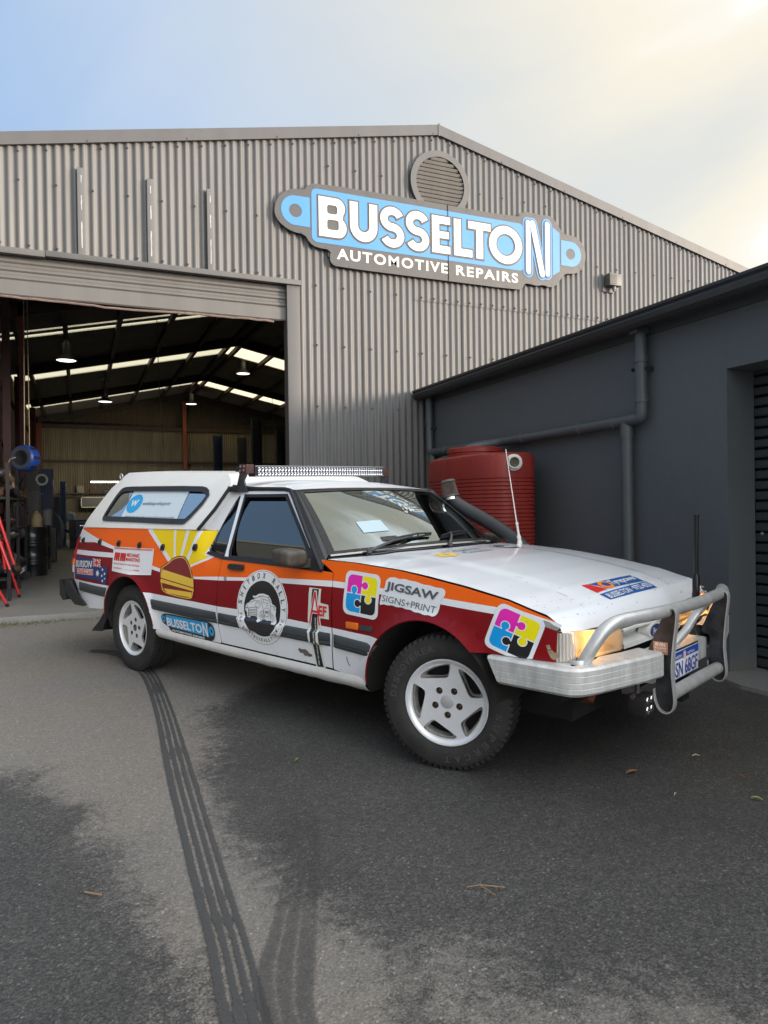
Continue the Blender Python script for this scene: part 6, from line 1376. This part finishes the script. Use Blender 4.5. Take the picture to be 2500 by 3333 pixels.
q = MB(); q.tube([(0, 0, 0), (0, 0, .28)], .025, 10); q.tube([(0, 0, .28), (0, 0, .36)], .015, 8); q.obj('pump_body', PLASTIC, t)
q = MB(); q.tube([(-.04, 0, .50), (.13, 0, .22)], .010, 8); q.tube(smooth_path([(0, 0, .30), (-.07, 0, .33), (-.09, 0, .38), (-.08, 0, .42), (.0, 0, .44)]), .008, 8); q.obj('handle', CHROME, t)
t = thing('jug', 'tan plastic jug standing on the front drum', 'jug', (-.66, 13.5, FL+.825))
q = MB(); q.lathe([(0, 0), (.085, 0), (.092, .01), (.092, .15), (.07, .22), (.045, .25), (.03, .26), (.03, .28), (0, .28)], 20); q.obj('jug_body', mat('tan_plastic', (.38, .28, .14), .5), t)
t = thing('jug', 'grey tin behind the tan jug on the drums', 'tin', (-.55, 15.0, FL+.83)); q = MB(); q.lathe([(0, 0), (.09, 0), (.09, .28), (.06, .32), (0, .32)], 20); q.obj('tin_body', mat('grey_tin', (.20, .20, .18), .5), t)
# generator
t = thing('air_compressor', 'low dark blue portable machine on the floor by the red legs', 'machine', (-.93, 12.95, FL))
q = MB(); q.bbox(-.22, .16, -.14, .14, .03, .24, .04); q.obj('housing', mat('navy_plastic', (.012, .020, .045), .4), t)
q = MB(); q.bbox(-.2, .12, -.10, .10, .24, .29, .02); q.tube([(-.03, 0, .28), (-.03, 0, .34)], .03, 10); q.obj('top_cover', PLASTIC, t)
for x in (-.2, .14): q = MB(); q.lathe([(0, -.02), (.07, -.02), (.07, .02), (0, .02)], 18, axisM((x, -.14, .07), (0, 1, 0))); q.obj('wheel', RUBBER, t)
q = MB(); q.box(-.10, .02, -.146, -.141, .17, .22); q.obj('red_label', RED, t, smooth=None); q = MB(); q.box(.06, .12, -.146, -.141, .10, .22); q.obj('white_label', DECW, t, smooth=None)
q = MB(); q.tube(smooth_path([(-.05, .0, .3), (-.10, .1, .6), (-.20, .2, 1.0)]), .012, 6); q.obj('hose', RUBBER, t)
# red tubular stand
RT_ = mat('red_tube', (.60, .03, .03), .38, coat=.3)
t = thing('red_stand', 'folding red tubular steel stand with black rubber feet', 'stand', (-.9, 9.6, FL))
def leg(a, b):
    q = MB(); A_ = Vector(a)-Vector((-.9, 9.6, FL)); B_ = Vector(b)-Vector((-.9, 9.6, FL)); q.tube([A_, B_], .0165, 12); o = q.obj('leg', RT_, t)
    q = MB(); d = (B_-A_).normalized(); q.tube([B_-d*.012, B_+d*.03], .0195, 12); q.obj('foot', RUBBER, o)
leg((-.93, 9.75, 1.18), (-.712, 10.15, .245)); leg((-1.10, 9.0, 1.0), (-.772, 9.20, .245)); leg((-.88, 9.5, 1.30), (-.71, 9.5, .67)); leg((-.97, 9.5, 1.30), (-.745, 9.4, .615)); leg((-.86, 9.7, .95), (-.825, 9.7, .60))
q = MB(); q.tube([(-.02, .1, .9), (-.12, -.35, .82)], .014, 10); q.obj('cross_bar', RT_, t)
# hose reel hanging on the column
t = thing('hose_reel', 'round blue hose reel hanging from the column by the door', 'hose reel', (-.64, 10.5, 2.015))
BLR = mat('reel_blue', (.005, .035, .20), .45); M = axisM((0, 0, 0), (-.55, -.83, 0))
q = MB(); q.lathe([(0, .05), (.08, .05), (.09, .07), (.155, .075), (.165, .06), (.17, .05), (.17, -.08), (.15, -.1), (0, -.1)], 40, M); rl = q.obj('reel_case', BLR, t)
q = MB(); q.lathe([(.10, .078), (.145, .080), (.148, .076), (.10, .074)], 20, M); q.obj('label_ring', mat('ring_label', (.04, .05, .07), .5), t); q = MB(); q.lathe([(0, .053), (.09, .076), (.098, .079)], 24, M); q.obj('hub', DARK, t)
for k in range(8):
    a = k*math.pi/4; q = MB(); 
    for j in (-.05, -.01, .03):
        p = M @ Vector((.171*math.cos(a), .171*math.sin(a), j)); n_ = (M.to_3x3() @ Vector((math.cos(a), math.sin(a), 0))); q.beam(p-M.to_3x3() @ Vector((0, 0, .015)), p+M.to_3x3() @ Vector((0, 0, .015)), .04, .006, up=n_)
    q.obj('vent_slot', DARK, rl, smooth=None)
q = MB(); q.tube([(0, 0, .17), (.02, 0, 2.2)], .006, 6); q.tube([(.06, 0, .16), (.06, 0, 2.2)], .005, 6); q.tube(smooth_path([(-.10, -.1, .0), (-.18, -.08, -.02), (-.20, 0, -.15), (-.12, 0, -.45), (-.16, .02, -.25)]), .009, 6); q.obj('hose', mat('hose_tan', (.22, .18, .12), .6), t)
# shelving heap on the left
t = thing('parts_rack', 'rack heaped with old car parts and wrapped panels along the left wall', 'rack', (-1.0, 10.7, FL))
rnd = random.Random(21)
for zz in (.25, .75, 1.25): q = MB(); q.box(-.25, .22, -.9, 2.2, zz, zz+.03); q.obj('shelf', mat('shelf_steel', (.018, .014, .012), .7), t, smooth=None)
for x, y in ((.21, -.9), (.21, .6), (.21, 2.2)): q = MB(); q.box(x-.02, x+.02, y-.02, y+.02, 0, 1.7); q.obj('upright', mat('shelf_steel', (.018, .014, .012), .7), t, smooth=None)
hm = [mat('heap_a', (.10, .09, .08), .7, var=.4), mat('heap_b', (.20, .18, .16), .5, var=.4), mat('heap_c', (.14, .08, .05), .7, var=.4), mat('heap_d', (.03, .03, .035), .5)]
for i in range(60):
    q = MB(); a, b, c = rnd.uniform(-.2, .24), rnd.uniform(-.9, 2.1), rnd.choice([.29, .35, .79, .85, .95, 1.29, 1.38, 1.5, 1.58])
    bm = bmesh.new(); bmesh.ops.create_icosphere(bm, subdivisions=2, radius=1)
    sx, sy, sz = rnd.uniform(.04, .11), rnd.uniform(.08, .32), rnd.uniform(.02, .07); Rm = Matrix.Rotation(rnd.uniform(-.5, .5), 3, 'X') @ Matrix.Rotation(rnd.uniform(-.6, .6), 3, 'Y')
    for v in bm.verts: k = 1+rnd.uniform(-.25, .25); v.co = Rm @ Vector((v.co.x*sx*k, v.co.y*sy*k, v.co.z*sz*k))+Vector((a, b, c))
    bm.verts.index_update(); q.add([v.co for v in bm.verts], [[v.index for v in f.verts] for f in bm.faces]); bm.free(); q.obj('stored_part', hm[i % 4], t, smooth=60)
# cabinets, benches, shelf things deeper in
def boxthing(name, label, cat, x0, x1, y0, y1, z0, z1, m, shelves=0):
    t = thing(name, label, cat, ((x0+x1)/2, (y0+y1)/2, FL)); X = (x1-x0)/2; Y = (y1-y0)/2
    q = MB(); q.bbox(-X, X, -Y, Y, z0-FL, z1-FL, .015); q.obj('cabinet_body', m, t)
    for k in range(shelves):
        z = z0-FL+(k+.5)*(z1-z0)/shelves; q = MB(); q.box(-X+.02, X-.02, -Y-.012, -Y-.002, z-(z1-z0)/shelves*.42, z+(z1-z0)/shelves*.42); d = q.obj('drawer', m, t, smooth=None); q = MB(); q.box(-X*.4, X*.4, -Y-.03, -Y-.014, z+.02, z+.035); q.obj('handle', CHROME, d, smooth=None)
    return t
CABD = mat('cabinet_dark', (.02, .022, .026), .45); CABB = mat('cabinet_blue', (.012, .03, .08), .45)
boxthing('parts_washer', 'tall grey parts washer behind the drums', 'machine', -1.3, -.72, 15.9, 16.6, FL, 1.72, mat('washer_grey', (.09, .09, .085), .5), 2)
boxthing('tool_cabinet', 'dark blue tool cabinet against the left wall', 'cabinet', -1.3, -.56, 19, 20, FL, 2.35, CABB, 5)
boxthing('storage_locker', 'dark locker standing just left of the blue lift post', 'locker', -1.0, -.50, 23.2, 23.8, FL, 1.75, CABD, 2)
boxthing('engine_crate', 'low black crate behind the second drum', 'crate', -.95, -.45, 16.9, 17.4, FL, .95, CABD, 1)
boxthing('machine_cabinet', 'grey cabinet below the round gauge', 'cabinet', -1.15, -.80, 17.6, 18.4, 1.6, 2.25, mat('washer_grey', (.09, .09, .085), .5))
boxthing('workbench', 'low dark workbench along the rear wall', 'bench', -.25, 3.2, 22.8, 23.6, FL, 1.05, CABD, 3)
boxthing('tool_trolley', 'small dark blue trolley right of the blue lift post', 'trolley', -.1, .35, 22.0, 22.5, FL, 1.0, CABB, 3)
t = thing('gauge', 'round white rimmed gauge on the grey cabinet', 'gauge', (-.74, 17.55, 2.02)); q = MB(); q.lathe([(.085, .0), (.13, .0), (.13, .03), (.085, .03), (.085, 0)], 28, axisM((0, 0, 0), (.2, -1, 0))); q.obj('rim', mat('white_rim', (.55, .55, .52), .4), t); q = MB(); q.lathe([(0, .005), (.086, .005)], 24, axisM((0, 0, 0), (.2, -1, 0))); q.obj('face', CABD, t)
t = thing('wall_shelf', 'long wall shelf with boxes behind the canopy', 'shelf', (.9, 31.6, 0))
q = MB(); q.box(-1.6, 2.5, -.3, .1, 2.0, 2.06); q.obj('shelf_board', FRAME, t, smooth=None)
for i in range(7): q = MB(); a = -1.45+i*.5; h = rnd.uniform(.12, .3); q.bbox(a, a+rnd.uniform(.15, .35), -.25, 0, 2.06, 2.06+h, .02); q.obj('storage_box', hm[i % 4], t)
t = thing('wall_frame', 'white framed panel leaning on the rear shelf', 'frame', (.45, 31.0, 2.25)); q = MB()
for a in ((-.35, .7, -.30, -.26), (-.35, .7, .1, .14), (-.35, -.31, -.3, .14), (.66, .7, -.3, .14)): q.box(a[0], a[1], -.03, 0, a[2]-.5, a[3]-.5)
q.obj('border', mat('pale_frame', (.42, .42, .38), .5), t, smooth=None); q = MB(); q.box(-.33, .68, -.02, -.005, -.79, -.37); q.obj('picture_panel', CABD, t, smooth=None)
# lift posts
LB_ = mat('lift_blue', (.012, .07, .20), .45)
for x, y, h, m, lab in ((-.43, 24.2, 2.24, LB_, 'short blue lift post left of the canopy'), (4.30, 24.0, 3.77, CABB, 'dark lift post nearest the red rear column'), (4.67, 20.0, 3.86, CABD, 'tallest black lift post with cross beam'), (5.32, 25.0, 3.82, CABD, 'black lift post in the middle of the bay'), (5.90, 22.0, 3.79, CABD, 'black lift post beside the door edge')):
    t = thing('lift_post', lab, 'vehicle lift', (x, y, FL), group='vehicle lift posts inside the workshop'); q = MB(); w = .075 if x < 0 else .14
    q.box(-w, w, -.03, .0, 0, h-FL); q.box(-w, -w+.03, -.2, -.03, 0, h-FL); q.box(w-.03, w, -.2, -.03, 0, h-FL); q.obj('post', m, t, smooth=None); q = MB(); q.box(-w*1.6, w*1.6, -.3, .15, 0, .03); q.obj('base_plate', m, t, smooth=None)
    q = MB(); q.box(-w*.6, w*.6, -.24, -.2, .5, .9); q.beam((0, -.24, .55), (.5 if x > 0 else .25, -.6, .45), .08, .08); q.obj('lift_arm', m, t, smooth=None)
t = thing('lift_beam', 'dark overhead beam joining the lift posts', 'beam', (5.4, 21, 3.9)); q = MB(); q.box(-.9, 1.2, -.1, .1, -.08, .04); q.obj('beam', CABD, t, smooth=None)
t = thing('chemical_drum', 'white plastic drum beside the blue lift post', 'drum', (-.22, 23.4, 1.0)); q = MB(); q.lathe([(0, 0), (.15, 0), (.16, .02), (.16, .22), (.13, .27), (.05, .28), (.05, .31), (0, .31)], 20); q.obj('drum_body', mat('milky_plastic', (.40, .40, .36), .5), t); q = MB(); q.box(-.09, .09, -.165, -.160, .08, .2); q.obj('drum_label', LBLUE, t, smooth=None)
t = thing('hose_coil', 'thin coiled hose hanging behind the second drum', 'hose', (-.55, 18.2, .95))
q = MB()
for k in range(5): q.tube([(.17*math.cos(a*.45)*(1+.1*k), .02*k, (.33+.03*k)*math.sin(a*.45)-.03*k) for a in range(15)], .007, 5)
q.obj('hose', mat('hose_grey', (.12, .12, .12), .5), t)
for x, y, z0, z1, lab in ((1.62, 16.0, 2.55, 5.4, 'long thin cable hanging in the middle of the bay'), (5.15, 20, 3.1, 5.0, 'short thin cable hanging above the lift beam')):
    q = MB(); q.tube(smooth_path([(x, y, z1), (x+.02, y, (z0+z1)/2), (x+.10, y, z0)]), .008, 5); tag(q.obj('hanging_cable', mat('cable_grey', (.12, .12, .11), .6)), lab, 'cable')
# ================================================================== LEAVES, TWIGS, GRASS
def leaf(x, y, a, l, col, label, curl=.006):
    V = []; 
    for i in range(7):
        t = i/6; w = .28*l*math.sin(math.pi*min(1, t*.97+.03))**.8; p = (t-.5)*l
        for sgn in (-1, 0, 1):
            X = p*math.cos(a)-sgn*w*.5*math.sin(a); Y = p*math.sin(a)+sgn*w*.5*math.cos(a); V.append((X, Y, .007+curl*abs(sgn)+curl*math.sin(t*3)))
    o = mesh_obj('leaf', V, [(3*i+k, 3*i+k+1, 3*i+k+4, 3*i+k+3) for i in range(6) for k in range(2)], col); o.location = (x, y, gz(x, y)); tag(o, label, 'leaf', 'fallen leaves on the asphalt')
LG = mat('leaf_green', (.12, .24, .04), .6); LBn = mat('leaf_brown', (.22, .10, .04), .7); LP = mat('leaf_pale', (.38, .34, .22), .7); LY = mat('leaf_yellow_green', (.26, .32, .08), .6)
leaf(.965, 3.36, .8, .045, LG, 'small green leaf on dark asphalt in front of the door'); leaf(2.34, 2.57, .0, .07, LBn, 'long brown leaf on the asphalt below the bumper')
leaf(2.77, 2.60, -.3, .04, LP, 'pale curled leaf right of the brown leaf'); leaf(2.61, 2.13, -.9, .045, LY, 'yellow green leaf at the right edge of the asphalt'); leaf(2.33, 2.30, .5, .03, LP, 'tiny pale leaf below the brown leaf'); leaf(2.75, 2.32, 2, .03, LBn, 'small dark brown leaf near the right edge')
def twig(x, y, segs, r, m, label):
    q = MB()
    for s_ in segs: q.tube([(a, b, c) for a, b, c in s_], r, 6)
    o = q.obj('twig', m); o.location = (x, y, gz(x, y)+.006); tag(o, label, 'twig')
TW = mat('twig_bark', (.26, .17, .10), .8)
twig(1.21, 2.01, [[(-.05, .035, 0), (-.01, .015, .008), (.06, -.025, .003)], [(-.01, .015, .006), (.005, -.05, .002)]], .0018, TW, 'thin forked brown twig in the foreground')
twig(.02, 2.50, [[(-.02, .03, 0), (.03, -.02, .004)]], .003, TW, 'short straight twig on the left foreground')
GR = mat('grass_green', (.07, .11, .02), .7, col2=(.14, .11, .04), vscale=15); q = MB(); rnd = random.Random(9)
for i in range(900):
    x = -1.6+abs(rnd.gauss(0, .9)) if rnd.random() < .85 else rnd.uniform(-.8, 1.2); 
    if x > 1.3: continue
    y = FD-.03-abs(rnd.gauss(0, .10))*(1.2 if x < -.2 else .5); h = rnd.uniform(.01, .045)*(1 if x < 0 else .5); a = rnd.uniform(0, 6.28); b = rnd.uniform(.01, .05); z = gz(x, y)
    q.add([(x-.003*math.sin(a), y+.003*math.cos(a), z), (x+.003*math.sin(a), y-.003*math.cos(a), z), (x+b*math.cos(a), y+b*math.sin(a), z+h)], [(0, 1, 2)])
o = q.obj('grass_tufts', GR, smooth=None); struct(o, 'stuff'); tag(o, 'green weeds along the edge of the concrete slab', 'grass')
peb = MB(); rnd = random.Random(31)
for i in range(700):
    x, y = rnd.uniform(-1, 3.6), rnd.uniform(1.3, 6); r = rnd.uniform(.0012, .0035); z = gz(x, y); V = [(x+r*math.cos(k*1.257+i), y+r*math.sin(k*1.257+i), z) for k in range(5)]+[(x, y, z+r*.9)]
    peb.add(V, [(k, (k+1) % 5, 5) for k in range(5)])
o = peb.obj('loose_grit', mat('grit', (.16, .15, .14), .8, var=.5, vscale=50), smooth=None); struct(o, 'stuff'); tag(o, 'loose grit scattered on the asphalt', 'grit')
